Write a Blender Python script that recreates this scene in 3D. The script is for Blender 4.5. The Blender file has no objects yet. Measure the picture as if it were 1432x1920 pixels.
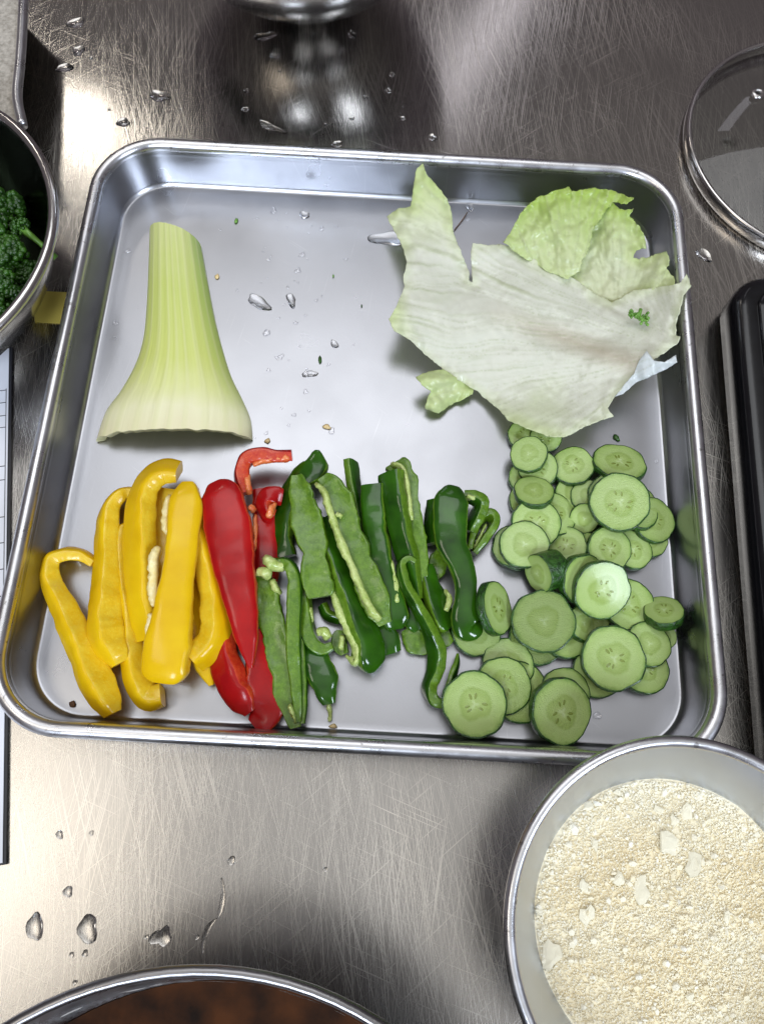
import bpy, math, random
import numpy as np
from mathutils import Vector, Matrix, noise
from mathutils.geometry import delaunay_2d_cdt
random.seed(7); np.random.seed(7)
sc = bpy.context.scene
COL = sc.collection

# ------------------------------------------------------------------ camera
CAM = Vector((0.00621, -0.18736, 0.40794))
RX = Vector((0.99846912, 0.05159928, 0.01992295))      # image right
RY = Vector((0.05526886, -0.94493626, -0.32255358))    # image down
RZ = Vector((0.00218239, 0.32316091, -0.94634152))     # forward
FPX = 1440.0
cd = bpy.data.cameras.new('camera'); cam = bpy.data.objects.new('camera', cd); COL.objects.link(cam)
M = Matrix.Identity(4)
for i in range(3):
    M[i][0] = RX[i]; M[i][1] = -RY[i]; M[i][2] = -RZ[i]; M[i][3] = CAM[i]
cam.matrix_world = M
cd.sensor_fit = 'VERTICAL'; cd.sensor_height = 24.0; cd.lens = FPX / 1920 * 24
cd.clip_start = 0.01; cd.clip_end = 50
sc.camera = cam

# ------------------------------------------------------------------ light
w = bpy.data.worlds.new('World'); sc.world = w; w.use_nodes = True
wn = w.node_tree.nodes; wl = w.node_tree.links
w_tc = wn.new('ShaderNodeTexCoord'); w_sp = wn.new('ShaderNodeSeparateXYZ'); w_rp = wn.new('ShaderNodeValToRGB')
wl.new(w_tc.outputs['Generated'], w_sp.inputs[0]); wl.new(w_sp.outputs[2], w_rp.inputs[0]); wl.new(w_rp.outputs[0], wn['Background'].inputs[0])
for e_, p_, c_ in zip([w_rp.color_ramp.elements[0], w_rp.color_ramp.elements[1], w_rp.color_ramp.elements.new(0.5)], (0.45, 1.0, 0.80), ((0.14, 0.120, 0.134, 1), (0.30, 0.288, 0.275, 1), (0.24, 0.228, 0.225, 1))):
    e_.position = p_; e_.color = c_
wn['Background'].inputs[1].default_value = 0.6
def lamp(name, loc, target, sx, sy, rad, col, roll=0):
    l = bpy.data.lights.new(name, 'AREA'); l.shape = 'RECTANGLE'; l.size = sx; l.size_y = sy
    l.energy = rad * math.pi * sx * sy; l.color = col
    o = bpy.data.objects.new(name, l); COL.objects.link(o); o.location = loc
    d = Vector(target) - Vector(loc)
    o.rotation_euler = d.to_track_quat('-Z', 'Y').to_euler()
    return o
lamp('ceiling_light_panel', (-0.24, 0.80, 1.8), (-0.24, 0.80, 0), 1.3, 1.15, 1.4, (0.95, 0.97, 1.0))
lamp('ceiling_light_near', (-0.98, -0.45, 1.8), (-0.98, -0.45, 0), 0.50, 0.7, 3.0, (1.0, 0.92, 0.80))
lamp('ceiling_light_far', (-1.16, 1.95, 1.8), (-1.16, 1.95, 0), 0.20, 0.28, 10.0, (1.0, 0.94, 0.84))
st = lamp('ceiling_gap_glow', (0.26, 2.55, 1.9), (0.26, 2.55, 0), 0.15, 1.25, 1.3, (0.92, 0.90, 1.0))  # added lamp, stands in for a bright ceiling gap mirrored in the counter
st.rotation_euler = (0, 0, math.radians(-27))
for wx, wy in ((-0.5, -1.9), (1.55, -1.25)):
    lamp('window_light', (wx, wy, 1.55), (0, 0.1, 0.1), 0.42, 1.0, 17.0, (0.76, 0.86, 1.0))
sc.view_settings.view_transform = 'Standard'; sc.view_settings.look = 'None'
sc.view_settings.gamma = 1; sc.view_settings.exposure = 0.6
sc.cycles.use_denoising = True
sc.cycles.adaptive_threshold = 0.02; sc.cycles.max_bounces = 8; sc.cycles.transmission_bounces = 8; sc.cycles.glossy_bounces = 6
sc.cycles.sample_clamp_indirect = 6

# ------------------------------------------------------------------ helpers
ZF = 0.0012                                              # top of the tray floor
def un(u, v, z):
    d = RX * ((u - 716) / FPX) + RY * ((v - 960) / FPX) + RZ
    return CAM + d * ((z - CAM.z) / d.z)
def at(p, zmm):                                          # point zmm above the tray floor
    return un(p[0], p[1], ZF + zmm * 0.001)
Z1 = lambda x, y: (60 + x / 2.983, 820 + y / 2.983)
Z2 = lambda x, y: (430 + x / 2.702, 820 + y / 2.702)
Z3 = lambda x, y: (780 + x / 2.754, 760 + y / 2.754)
Z4 = lambda x, y: (690 + x / 2.273, 290 + y / 2.273)
Z5 = lambda x, y: (140 + x / 2.557, 390 + y / 2.557)

def mesh(name, verts, faces, smooth=True):
    me = bpy.data.meshes.new(name)
    me.from_pydata([tuple(v) for v in verts], [], faces)
    if smooth: me.polygons.foreach_set('use_smooth', [True] * len(me.polygons))
    me.update(); return me
def obj(name, me, mat=None, parent=None, loc=None):
    o = bpy.data.objects.new(name, me); COL.objects.link(o)
    if mat and me is not None and not me.materials: me.materials.append(mat)
    if parent: o.parent = parent
    if loc is not None: o.location = loc
    return o
def tag(o, label, cat, group=None):
    o['label'] = label; o['category'] = cat
    if group: o['group'] = group
    return o
def thing(name, label, cat, loc=(0, 0, 0), group=None):
    o = bpy.data.objects.new(name, None); COL.objects.link(o); o.location = loc
    o.empty_display_size = 0.01
    return tag(o, label, cat, group)
def attr(me, name, vals):
    a = me.attributes.new(name, 'FLOAT', 'POINT'); a.data.foreach_set('value', list(vals))

def rring(hx, hy, r, z, n=12):
    pts = []
    for cx, cy, a0 in ((hx - r, hy - r, 0), (-hx + r, hy - r, 90), (-hx + r, -hy + r, 180), (hx - r, -hy + r, 270)):
        for k in range(n + 1):
            a = math.radians(a0 + 90 * k / n)
            pts.append((cx + r * math.cos(a), cy + r * math.sin(a), z))
    return pts
def circ(r, z, n=96, cx=0, cy=0):
    return [(cx + r * math.cos(2 * math.pi * k / n), cy + r * math.sin(2 * math.pi * k / n), z) for k in range(n)]
def loft(rings, cap0=False, cap1=False):
    V = []; F = []; n = len(rings[0])
    for r in rings: V += r
    for i in range(len(rings) - 1):
        for k in range(n):
            a = i * n + k; b = i * n + (k + 1) % n
            F.append((a, b, b + n, a + n))
    if cap0: F.append(tuple(range(n))[::-1])
    if cap1: F.append(tuple(range((len(rings) - 1) * n, len(rings) * n)))
    return V, F
def lathe(prof, n=96, cap0=False, cap1=False):
    return loft([circ(r, z, n) for r, z in prof], cap0, cap1)

# ------------------------------------------------------------------ materials
def nt(name):
    m = bpy.data.materials.new(name); m.use_nodes = True
    t = m.node_tree; b = t.nodes['Principled BSDF']
    return m, t, b, t.nodes, t.links
def N(t, typ, **kw):
    n = t.nodes.new(typ)
    for k, v in kw.items(): setattr(n, k, v)
    return n
def ramp(t, fac, stops):
    r = N(t, 'ShaderNodeValToRGB'); e = r.color_ramp.elements
    while len(e) < len(stops): e.new(0.5)
    for el, (p, c) in zip(e, stops):
        el.position = p; el.color = (c if isinstance(c, tuple) else (c, c, c)) + (1,)
    t.links.new(fac, r.inputs[0]); return r.outputs[0]
def math_(t, op, a, b=None, clamp=False):
    n = N(t, 'ShaderNodeMath', operation=op); n.use_clamp = clamp
    for i, x in enumerate((a, b)):
        if x is None: continue
        if isinstance(x, (int, float)): n.inputs[i].default_value = x
        else: t.links.new(x, n.inputs[i])
    return n.outputs[0]
def mixc(t, fac, a, b, mode='MIX'):
    n = N(t, 'ShaderNodeMix', data_type='RGBA', blend_type=mode)
    for i, x in ((0, fac), (6, a), (7, b)):
        if isinstance(x, (int, float)): n.inputs[i].default_value = x
        elif isinstance(x, tuple): n.inputs[i].default_value = x + (1,)
        else: t.links.new(x, n.inputs[i])
    return n.outputs[2]
def noise_(t, vec, scale, detail=3, rough=0.5, dist=0):
    n = N(t, 'ShaderNodeTexNoise'); n.inputs['Scale'].default_value = scale
    n.inputs['Detail'].default_value = detail; n.inputs['Roughness'].default_value = rough
    n.inputs['Distortion'].default_value = dist
    if vec is not None: t.links.new(vec, n.inputs['Vector'])
    return n.outputs[0]
def coord(t, kind='Object'):
    return N(t, 'ShaderNodeTexCoord').outputs[kind]
def bump(t, b, h, strength, dist=0.001):
    n = N(t, 'ShaderNodeBump'); n.inputs['Strength'].default_value = strength; n.inputs['Distance'].default_value = dist
    t.links.new(h, n.inputs['Height']); t.links.new(n.outputs[0], b.inputs['Normal']); return n
def scratch(t, vec, ang, along, across, lo, seed, warp=0.0, wscale=6.0):
    """thin broken lines running at `ang`, in metres"""
    v = vec
    if warp:
        nz = N(t, 'ShaderNodeTexNoise'); nz.inputs['Scale'].default_value = wscale; nz.inputs['Detail'].default_value = 1
        t.links.new(vec, nz.inputs['Vector'])
        s = N(t, 'ShaderNodeVectorMath', operation='SCALE'); s.inputs['Scale'].default_value = warp
        t.links.new(nz.outputs['Color'], s.inputs[0])
        a = N(t, 'ShaderNodeVectorMath', operation='ADD'); t.links.new(vec, a.inputs[0]); t.links.new(s.outputs[0], a.inputs[1]); v = a.outputs[0]
    m = N(t, 'ShaderNodeMapping'); m.inputs['Rotation'].default_value = (0, 0, math.radians(ang)); m.inputs['Location'].default_value = (seed * 3.7, seed * 1.3, seed)
    t.links.new(v, m.inputs[0])
    m2 = N(t, 'ShaderNodeMapping'); m2.inputs['Scale'].default_value = (along, across, 0.0001)
    t.links.new(m.outputs[0], m2.inputs[0])
    n = noise_(t, m2.outputs[0], 1.0, 1.0, 0.4)
    return ramp(t, n, [(lo, 0.0), (lo + 0.09, 1.0)])

def steel_counter_mat():
    m, t, b, nn, L = nt('scratched_steel'); c = coord(t)
    layers = [scratch(t, c, 82, 9, 2300, 0.58, 1, 0.012, 3), scratch(t, c, 97, 12, 2500, 0.58, 2, 0.014, 4),
              scratch(t, c, 20, 22, 1500, 0.66, 3, 0.02, 4), scratch(t, c, 140, 20, 1500, 0.65, 4, 0.02, 4),
              scratch(t, c, 68, 10, 2000, 0.60, 5, 0.015, 3)]
    h = layers[0]
    for x in layers[1:]: h = math_(t, 'MAXIMUM', h, x)
    patch = ramp(t, noise_(t, c, 9, 2), [(0.35, 0.25), (0.65, 1.0)])
    h = math_(t, 'MULTIPLY', h, patch)
    fine = noise_(t, c, 900, 2)
    big = noise_(t, c, 5, 3)
    L.new(mixc(t, h, mixc(t, big, (0.36, 0.343, 0.322), (0.44, 0.420, 0.396)), (0.76, 0.725, 0.665)), b.inputs['Base Color'])
    b.inputs['Metallic'].default_value = 1
    sp_ = N(t, 'ShaderNodeSeparateXYZ'); L.new(c, sp_.inputs[0])
    worn = math_(t, 'MULTIPLY', ramp(t, math_(t, 'ADD', math_(t, 'MULTIPLY', sp_.outputs[1], -1.0), 0.5), [(0.25, 0.0), (0.70, 1.0)]), 0.14)
    rg = math_(t, 'ADD', math_(t, 'ADD', worn, math_(t, 'MULTIPLY', h, 0.12)), ramp(t, big, [(0.3, 0.10), (0.7, 0.16)]))
    L.new(rg, b.inputs['Roughness'])
    bump(t, b, math_(t, 'ADD', h, math_(t, 'MULTIPLY', fine, 0.05)), 0.06, 0.0004)
    return m
def metal(name, col, r0, r1, bs=0.05, sc_=60, scr=True, dirt=None):
    m, t, b, nn, L = nt(name); c = coord(t)
    n1 = noise_(t, c, sc_, 4)
    base = mixc(t, n1, tuple(x * 0.88 for x in col), tuple(min(1, x * 1.08) for x in col))
    hh = noise_(t, c, 700, 2)
    if scr:
        s = math_(t, 'MAXIMUM', scratch(t, c, 35, 35, 1500, 0.74, 11, 0.02, 8), scratch(t, c, 100, 25, 1600, 0.72, 12, 0.02, 8))
        base = mixc(t, math_(t, 'MULTIPLY', s, 0.2), base, (0.9, 0.9, 0.9)); hh = math_(t, 'ADD', hh, s)
    if dirt:
        dm = ramp(t, noise_(t, c, 260, 3), [(0.66, 0.0), (0.72, 1.0)])
        base = mixc(t, math_(t, 'MULTIPLY', dm, 0.6), base, dirt)
    L.new(base, b.inputs['Base Color']); b.inputs['Metallic'].default_value = 1
    L.new(ramp(t, n1, [(0.3, r0), (0.7, r1)]), b.inputs['Roughness'])
    bump(t, b, hh, bs, 0.0004)
    return m
def plain(name, col, rough=0.5, var=0.15, scale=80, bs=0.1, coat=0.0, spec=0.5, col2=None, bscale=None, bdist=0.0005):
    m, t, b, nn, L = nt(name); c = coord(t)
    n1 = noise_(t, c, scale, 4)
    L.new(mixc(t, ramp(t, n1, [(0.3, 0.0), (0.7, 1.0)]), tuple(x * (1 - var) for x in col), col2 or tuple(min(1, x * (1 + var)) for x in col)), b.inputs['Base Color'])
    b.inputs['Roughness'].default_value = rough; b.inputs['Specular IOR Level'].default_value = spec
    b.inputs['Coat Weight'].default_value = coat; b.inputs['Coat Roughness'].default_value = 0.12
    if bs: bump(t, b, noise_(t, c, bscale or scale * 4, 3), bs, bdist)
    return m
def flesh_mat(name, col, col2, bs=0.5):
    m, t, b, nn, L = nt(name); c = coord(t)
    n1 = noise_(t, c, 130, 4); fl = noise_(t, c, 1300, 2)
    n3 = noise_(t, c, 520, 3, 0.6)
    k = mixc(t, ramp(t, math_(t, 'ADD', math_(t, 'MULTIPLY', n1, 0.55), math_(t, 'MULTIPLY', n3, 0.45)), [(0.36, 0.0), (0.64, 1.0)]), col, col2)
    k = mixc(t, math_(t, 'MULTIPLY', ramp(t, fl, [(0.6, 0.0), (0.7, 1.0)]), 0.35), k, tuple(min(1, x * 1.5 + 0.06) for x in col2))
    L.new(k, b.inputs['Base Color']); b.inputs['Roughness'].default_value = 0.30
    b.inputs['Coat Weight'].default_value = 0.5; b.inputs['Coat Roughness'].default_value = 0.14
    bump(t, b, noise_(t, c, 800, 3), bs, 0.0006)
    return m
def water_mat():
    m, t, b, nn, L = nt('water'); b.inputs['Transmission Weight'].default_value = 1
    b.inputs['IOR'].default_value = 1.33; b.inputs['Roughness'].default_value = 0.0
    b.inputs['Base Color'].default_value = (1, 1, 1, 1); return m
def thin_glass():
    m = bpy.data.materials.new('lid_glass'); m.use_nodes = True; t = m.node_tree; t.nodes.clear()
    o = N(t, 'ShaderNodeOutputMaterial'); mx = N(t, 'ShaderNodeMixShader'); tr = N(t, 'ShaderNodeBsdfTransparent'); gl = N(t, 'ShaderNodeBsdfGlossy')
    tr.inputs[0].default_value = (0.93, 0.95, 0.94, 1); gl.inputs['Roughness'].default_value = 0.04
    fr = N(t, 'ShaderNodeLayerWeight'); fr.inputs[0].default_value = 0.5
    t.links.new(math_(t, 'ADD', math_(t, 'MULTIPLY', math_(t, 'POWER', fr.outputs['Facing'], 4.0), 0.6), 0.045), mx.inputs[0]); t.links.new(tr.outputs[0], mx.inputs[1]); t.links.new(gl.outputs[0], mx.inputs[2]); t.links.new(mx.outputs[0], o.inputs[0])
    return m

MAT = {}
MAT['counter'] = steel_counter_mat()
MAT['alu'] = metal('satin_aluminium', (0.415, 0.42, 0.445), 0.26, 0.36, 0.05, 25)
MAT['alu_rim'] = metal('rim_aluminium', (0.60, 0.60, 0.62), 0.24, 0.36, 0.08, 90, True, (0.12, 0.11, 0.10))
MAT['alu_bowl'] = metal('bowl_aluminium', (0.60, 0.64, 0.72), 0.30, 0.40, 0.04, 20)
MAT['steel'] = metal('polished_steel', (0.60, 0.60, 0.61), 0.10, 0.2, 0.03, 20)
MAT['steel_dark'] = metal('dull_steel', (0.24, 0.235, 0.24), 0.22, 0.36, 0.08, 30, True, (0.2, 0.18, 0.17))
MAT['steel_shaded'] = metal('shaded_steel', (0.035, 0.042, 0.028), 0.16, 0.26, 0.03, 20)  # near-black green base holds the bowl interior's shade and dim reflections
MAT['chrome'] = metal('lid_rim_steel', (0.56, 0.54, 0.53), 0.10, 0.2, 0.03, 20, False)
MAT['pan'] = plain('stained_pan', (0.40, 0.36, 0.30), 0.45, 0.35, 420, 0.25, col2=(0.52, 0.48, 0.42))
MAT['black'] = plain('black_plastic', (0.004, 0.004, 0.005), 0.14, 0.3, 200, 0.02)
MAT['black_glass'] = plain('black_glass', (0.004, 0.004, 0.005), 0.10, 0.2, 500, 0.0)
MAT['grime'] = plain('grimy_rubber', (0.010, 0.009, 0.008), 0.6, 0.5, 300, 0.8, col2=(0.06, 0.045, 0.03))
MAT['paper'] = plain('paper', (0.78, 0.79, 0.84), 0.7, 0.02, 30, 0.05)
MAT['ink'] = plain('ink', (0.03, 0.03, 0.04), 0.7, 0.1, 30, 0)
MAT['board'] = plain('dark_paper_shade', (0.02, 0.02, 0.025), 0.5, 0.2, 60, 0.1)
MAT['tape'] = plain('yellow_tape', (0.62, 0.50, 0.10), 0.45, 0.08, 60, 0.05)
MAT['sauce'] = plain('dark_sauce', (0.016, 0.005, 0.002), 0.08, 0.6, 60, 0.2, 0.0, 0.2, col2=(0.06, 0.018, 0.004))
MAT['residue'] = plain('dried_residue', (0.42, 0.40, 0.37), 0.8, 0.2, 300, 0.3)
def film():
    m = bpy.data.materials.new('water_film'); m.use_nodes = True; t = m.node_tree; t.nodes.clear()
    o = N(t, 'ShaderNodeOutputMaterial'); mx = N(t, 'ShaderNodeMixShader'); tr = N(t, 'ShaderNodeBsdfTransparent'); gl = N(t, 'ShaderNodeBsdfGlossy')
    tr.inputs[0].default_value = (0.99, 0.99, 1.0, 1); gl.inputs['Roughness'].default_value = 0.03; gl.inputs[0].default_value = (1, 1, 1, 1)
    lw = N(t, 'ShaderNodeLayerWeight'); lw.inputs[0].default_value = 0.5
    t.links.new(math_(t, 'ADD', math_(t, 'MULTIPLY', math_(t, 'POWER', lw.outputs['Facing'], 2.5), 0.9), 0.10), mx.inputs[0])
    t.links.new(tr.outputs[0], mx.inputs[1]); t.links.new(gl.outputs[0], mx.inputs[2]); t.links.new(mx.outputs[0], o.inputs[0])
    return m
MAT['film'] = film()
MAT['water'] = water_mat(); MAT['glass'] = thin_glass()
MAT['yskin'] = plain('yellow_pepper_skin', (0.88, 0.54, 0.003), 0.22, 0.06, 60, 0.14, 0.10, 0.35, col2=(0.92, 0.62, 0.006), bscale=220)
MAT['yflesh'] = flesh_mat('yellow_pepper_flesh', (0.90, 0.58, 0.008), (0.93, 0.68, 0.04), 0.3)
MAT['ypith'] = flesh_mat('yellow_pepper_pith', (0.84, 0.68, 0.26), (0.90, 0.80, 0.45), 0.5)
MAT['rskin'] = plain('red_pepper_skin', (0.36, 0.003, 0.006), 0.22, 0.2, 50, 0.14, 0.10, 0.35, col2=(0.50, 0.007, 0.007), bscale=220)
MAT['rflesh'] = flesh_mat('red_pepper_flesh', (0.58, 0.020, 0.010), (0.72, 0.09, 0.02), 0.35)
MAT['rpith'] = flesh_mat('red_pepper_pith', (0.72, 0.13, 0.03), (0.80, 0.28, 0.09), 0.5)
MAT['gskin'] = plain('green_pepper_skin', (0.010, 0.052, 0.002), 0.12, 0.3, 60, 0.16, 0.15, 0.4, col2=(0.028, 0.110, 0.004), bscale=220)
MAT['gflesh'] = flesh_mat('green_pepper_flesh', (0.075, 0.175, 0.006), (0.150, 0.285, 0.016), 0.35)
MAT['gpith'] = flesh_mat('green_pepper_pith', (0.34, 0.46, 0.09), (0.56, 0.64, 0.24), 0.7)

def glow(m, amt):
    t = m.node_tree; b = t.nodes['Principled BSDF']; out = t.nodes['Material Output']
    tr = N(t, 'ShaderNodeBsdfTranslucent'); mx = N(t, 'ShaderNodeMixShader'); mx.inputs[0].default_value = amt
    t.links.new(b.inputs['Base Color'].links[0].from_socket, tr.inputs[0])
    t.links.new(b.outputs[0], mx.inputs[1]); t.links.new(tr.outputs[0], mx.inputs[2]); t.links.new(mx.outputs[0], out.inputs[0])
    return m
for k_, a_ in (('yskin', .22), ('yflesh', .25), ('rskin', .15), ('rflesh', .2), ('gflesh', .15)): glow(MAT[k_], a_)
# ------------------------------------------------------------------ counter
def box(x0, x1, y0, y1, z0, z1):
    V = [(x, y, z) for z in (z0, z1) for x, y in ((x0, y0), (x1, y0), (x1, y1), (x0, y1))]
    return V, [(3, 2, 1, 0), (4, 5, 6, 7), (0, 1, 5, 4), (1, 2, 6, 5), (2, 3, 7, 6), (3, 0, 4, 7)]
ct = obj('steel_counter', mesh('steel_counter', *box(-0.8, 0.8, -0.75, 0.75, -0.04, 0.0), smooth=False), MAT['counter'])
ct['kind'] = 'structure'; ct['label'] = 'scratched brushed steel counter top'

# ------------------------------------------------------------------ the tray
HX, HY, RO = 0.180, 0.1789, 0.040
RZT = 0.0285
def tray():
    t = thing('food_tray', 'square satin aluminium tray with rolled rim holding the cut vegetables', 'tray')
    def R(off, z): return rring(HX - off, HY - off, RO - off * 0.92, z, 14)
    rings = []
    for k in (40, 20, 16): rings.append(R(0.001 * k, ZF))
    for k in range(7):
        a = math.radians(90 * k / 6)
        rings.append(R(0.0133 - 0.0028 * math.sin(a) , ZF + 0.0028 * (1 - math.cos(a))))
    rings += [R(0.0100, 0.009), R(0.0094, 0.015), R(0.0086, 0.021), R(0.0078, 0.0265)]
    V, F = loft(rings, cap0=True)
    F[-1] = F[-1][::-1] if False else F[-1]
    F = [tuple(f) for f in F]
    me = mesh('basin', V, F); obj('basin', me, MAT['alu'], t)
    # underside
    V, F = loft([R(0.040, 0.0002), R(0.0132, 0.0002), R(0.0100, 0.004), R(0.0082, 0.0245)], cap0=True)
    obj('underside', mesh('underside', V, F), MAT['alu'], t)
    # rolled bead: a tube 8 mm across
    rb = []
    for k in range(17):
        a = math.radians(195 - 330 * k / 16)
        rb.append(R(0.0039 - 0.0039 * math.cos(a), RZT - 0.0012 + 0.0042 * math.sin(a)))
    V, F = loft(rb); obj('rim', mesh('rim', V, F), MAT['alu_rim'], t)
    return t
tray()

# ------------------------------------------------------------------ round vessels
def vessel(name, label, cat, cx, cy, parts):
    t = thing(name, label, cat, (cx, cy, 0))
    for pn, prof, mat in parts:
        obj(pn, mesh(pn, *lathe(prof)), mat, t)
    return t
def bead(r, z, br, a0=-60, a1=240, n=14):
    return [(r + br * math.cos(math.radians(a0 + (a1 - a0) * k / n)), z + br * math.sin(math.radians(a0 + (a1 - a0) * k / n))) for k in range(n + 1)]

BCX, BCY, BRR, BZ = 0.1438, -0.2427, 0.0755, 0.060       # crumb bowl
vessel('crumb_bowl', 'round aluminium bowl filled with pale crumbs overlapping the tray corner', 'bowl', BCX, BCY, [
    ('inner_wall', [(0.001, 0.0015), (0.048, 0.0015), (0.0525, 0.004), (0.0565, 0.018), (0.0605, 0.033), (0.066, 0.046), (0.0715, 0.0555), (0.0738, 0.0592)], MAT['alu_bowl']),
    ('outer_wall', [(0.001, 0.0003), (0.049, 0.0003), (0.054, 0.004), (0.058, 0.018), (0.062, 0.033), (0.0675, 0.046), (0.0742, 0.0562)], MAT['alu_bowl']),
    ('rim', bead(0.0758, BZ - 0.0018, 0.0027, -120, 210), MAT['alu_rim'])])

vessel('broccoli_bowl', 'deep steel bowl of broccoli at the left edge', 'bowl', -0.280, 0.0765, [
    ('inner_wall', [(0.001, 0.002), (0.055, 0.002), (0.072, 0.010), (0.086, 0.026), (0.094, 0.044), (0.0975, 0.0585)], MAT['steel_shaded']),
    ('outer_wall', [(0.001, 0.0005), (0.056, 0.0005), (0.0735, 0.009), (0.0875, 0.0255), (0.0955, 0.044), (0.0985, 0.055)], MAT['steel']),
    ('rim', bead(0.1000, 0.0585, 0.0030, -150, 190), MAT['chrome'])])

pb = vessel('sauce_bowl', 'large dark steel bowl of brown sauce at the bottom edge', 'bowl', -0.0435, -0.3925, [
    ('inner_wall', [(0.001, 0.002), (0.080, 0.002), (0.105, 0.016), (0.122, 0.045), (0.1295, 0.075), (0.1325, 0.0885)], MAT['steel_dark']),
    ('outer_wall', [(0.001, 0.0005), (0.081, 0.0005), (0.1065, 0.015), (0.1238, 0.045), (0.1310, 0.075), (0.1340, 0.0860)], MAT['steel_dark']),
    ('rim', bead(0.1345, 0.0885, 0.0022, -150, 200), MAT['steel_dark'])])
s = obj('sauce', mesh('sauce', *lathe([(0.0005, 0.047), (0.05, 0.047), (0.10, 0.0472), (0.1226, 0.0482)])), MAT['sauce'], None, (-0.0435, -0.3925, 0))
tag(s, 'glossy dark brown sauce inside the big steel bowl at the bottom', 'sauce')
for k in range(26):
    a = math.radians(random.uniform(50, 125)); z = random.uniform(0.068, 0.085); r = 0.1275 + (z - 0.066) * 0.21
    rr = random.uniform(0.0012, 0.0042)
    pts = []
    for q in range(9):
        b_ = 2 * math.pi * q / 9; e = rr * random.uniform(0.5, 1.1)
        aa = a + e * math.cos(b_) / r * 1.5; zz = z + e * math.sin(b_) * 0.7
        r2 = 0.1225 + (zz - 0.045) * 0.235 - 0.0006 if zz < 0.075 else 0.1290 + (zz - 0.075) * 0.222
        pts.append(((r2 - 0.0008) * math.cos(aa), (r2 - 0.0008) * math.sin(aa), zz))
    obj('residue_spot', mesh('residue_spot', pts, [tuple(range(9))]), MAT['residue'], pb)

# round pot at the top edge
prof = []
for k in range(25):
    a = math.radians(-78 + 138 * k / 24); prof.append((0.110 * math.cos(a), 0.1125 + 0.110 * math.sin(a)))
prof = [(0.001, 0.0008), (0.015, 0.0008)] + prof + bead(0.0570, 0.208, 0.002, 180, 0, 8)
vessel('steel_pot', 'round bellied polished steel pot at the top edge', 'pot', -0.068, 0.352, [('body', prof, MAT['steel'])])

# glass lid
lid = thing('glass_lid', 'clear glass lid with steel rim at the upper right', 'lid', (0.2905, 0.2245, 0))
g = []
for k in range(14):
    x = 0.0915 * (1 - k / 13) + 0.001; g.append((x, 0.0085 + 0.018 * (1 - (x / 0.0905) ** 2)))
obj('glass_dome', mesh('glass_dome', *lathe(g)), MAT['glass'], lid)
obj('rim', mesh('rim', *lathe([(0.0912, 0.0080), (0.0914, 0.0098), (0.0926, 0.0106), (0.0940, 0.0100), (0.0948, 0.0086), (0.0948, 0.0026), (0.0940, 0.0006), (0.0926, 0.0004), (0.0916, 0.0020), (0.0912, 0.0080)])), MAT['chrome'], lid)
hp = un(1418, 178, 0.020); hl = (hp.x - 0.2905, hp.y - 0.2245)
rr_ = math.hypot(*hl); hz = 0.010 + 0.018 * (1 - (rr_ / 0.0905) ** 2)
vr = obj('vent_rivet', mesh('vent_rivet', *lathe([(0.0018, -0.001), (0.0018, 0.0013), (0.0026, 0.0018), (0.0042, 0.0010), (0.0046, 0.0)], 32)), MAT['chrome'], lid, (hl[0], hl[1], hz))
obj('vent_hole', mesh('vent_hole', *lathe([(0.0001, 0.0004), (0.0019, 0.0004)], 24)), MAT['black'], vr)
obj('knob', mesh('knob', *lathe([(0.001, 0.050), (0.016, 0.049), (0.019, 0.045), (0.015, 0.036), (0.009, 0.030), (0.010, 0.027)], 32)), MAT['black'], lid)

# black hob at the right
hb = thing('electric_hob', 'black electric hob with rounded corner beside the tray', 'hob', (0.342, -0.084, 0))
hb.rotation_euler = (0, 0, math.radians(-1.2))
def HR(off, z, r=0.022): return rring(0.140 - off, 0.186 - off, r - off * 0.8, z, 10)
obj('base_skirt', mesh('base_skirt', *loft([HR(0.0035, 0.0005), HR(0.003, 0.006)], True, True)), MAT['grime'], hb)
obj('body', mesh('body', *loft([HR(0.002, 0.006), HR(0.0, 0.008), HR(0.0, 0.020), HR(0.0008, 0.0245), HR(0.003, 0.0275), HR(0.006, 0.0285), HR(0.012, 0.029)], True, True)), MAT['black'], hb)
obj('glass_top', mesh('glass_top', *loft([HR(0.0125, 0.0288), HR(0.0125, 0.0302), HR(0.0135, 0.0310), HR(0.02, 0.0311)], False, True)), MAT['black_glass'], hb)

# stained pan at the top left with its rolled edge
pa = un(46, -40, 0.033); pb_ = un(33, 182, 0.033); pc = un(43, 236, 0.033)
path = [pa, un(42, 60, .033), un(38, 120, .033), pb_, pc]
pan = thing('stained_pan', 'beige stained metal pan with dented rolled edge at top left', 'pan', (pb_.x, pb_.y, 0))
org = Vector((pb_.x, pb_.y, 0))
def tube(pts, r, n=12):
    rings = []
    for i, p in enumerate(pts):
        T = (pts[min(i + 1, len(pts) - 1)] - pts[max(i - 1, 0)]).normalized()
        L_ = Vector((0, 0, 1)).cross(T).normalized(); U = T.cross(L_)
        rad = r if not callable(r) else r(i)
        rings.append([tuple(p + L_ * rad * math.cos(2 * math.pi * k / n) + U * rad * math.sin(2 * math.pi * k / n)) for k in range(n)])
    return loft(rings, True, True)
def resample(pts, n):
    P = [Vector(p) for p in pts]; P = [2 * P[0] - P[1]] + P + [2 * P[-1] - P[-2]]
    out = []
    m = len(P) - 3
    for i in range(n):
        s_ = i / (n - 1) * m; k = min(int(s_), m - 1); f = s_ - k
        a, b, c, d = P[k:k + 4]
        out.append(0.5 * ((2 * b) + (c - a) * f + (2 * a - 5 * b + 4 * c - d) * f * f + (3 * b - a - 3 * c + d) * f ** 3))
    return out
rp = [p - org for p in resample(path, 40)]
obj('rolled_edge', mesh('rolled_edge', *tube(rp, 0.0031)), MAT['alu_rim'], pan)
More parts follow.
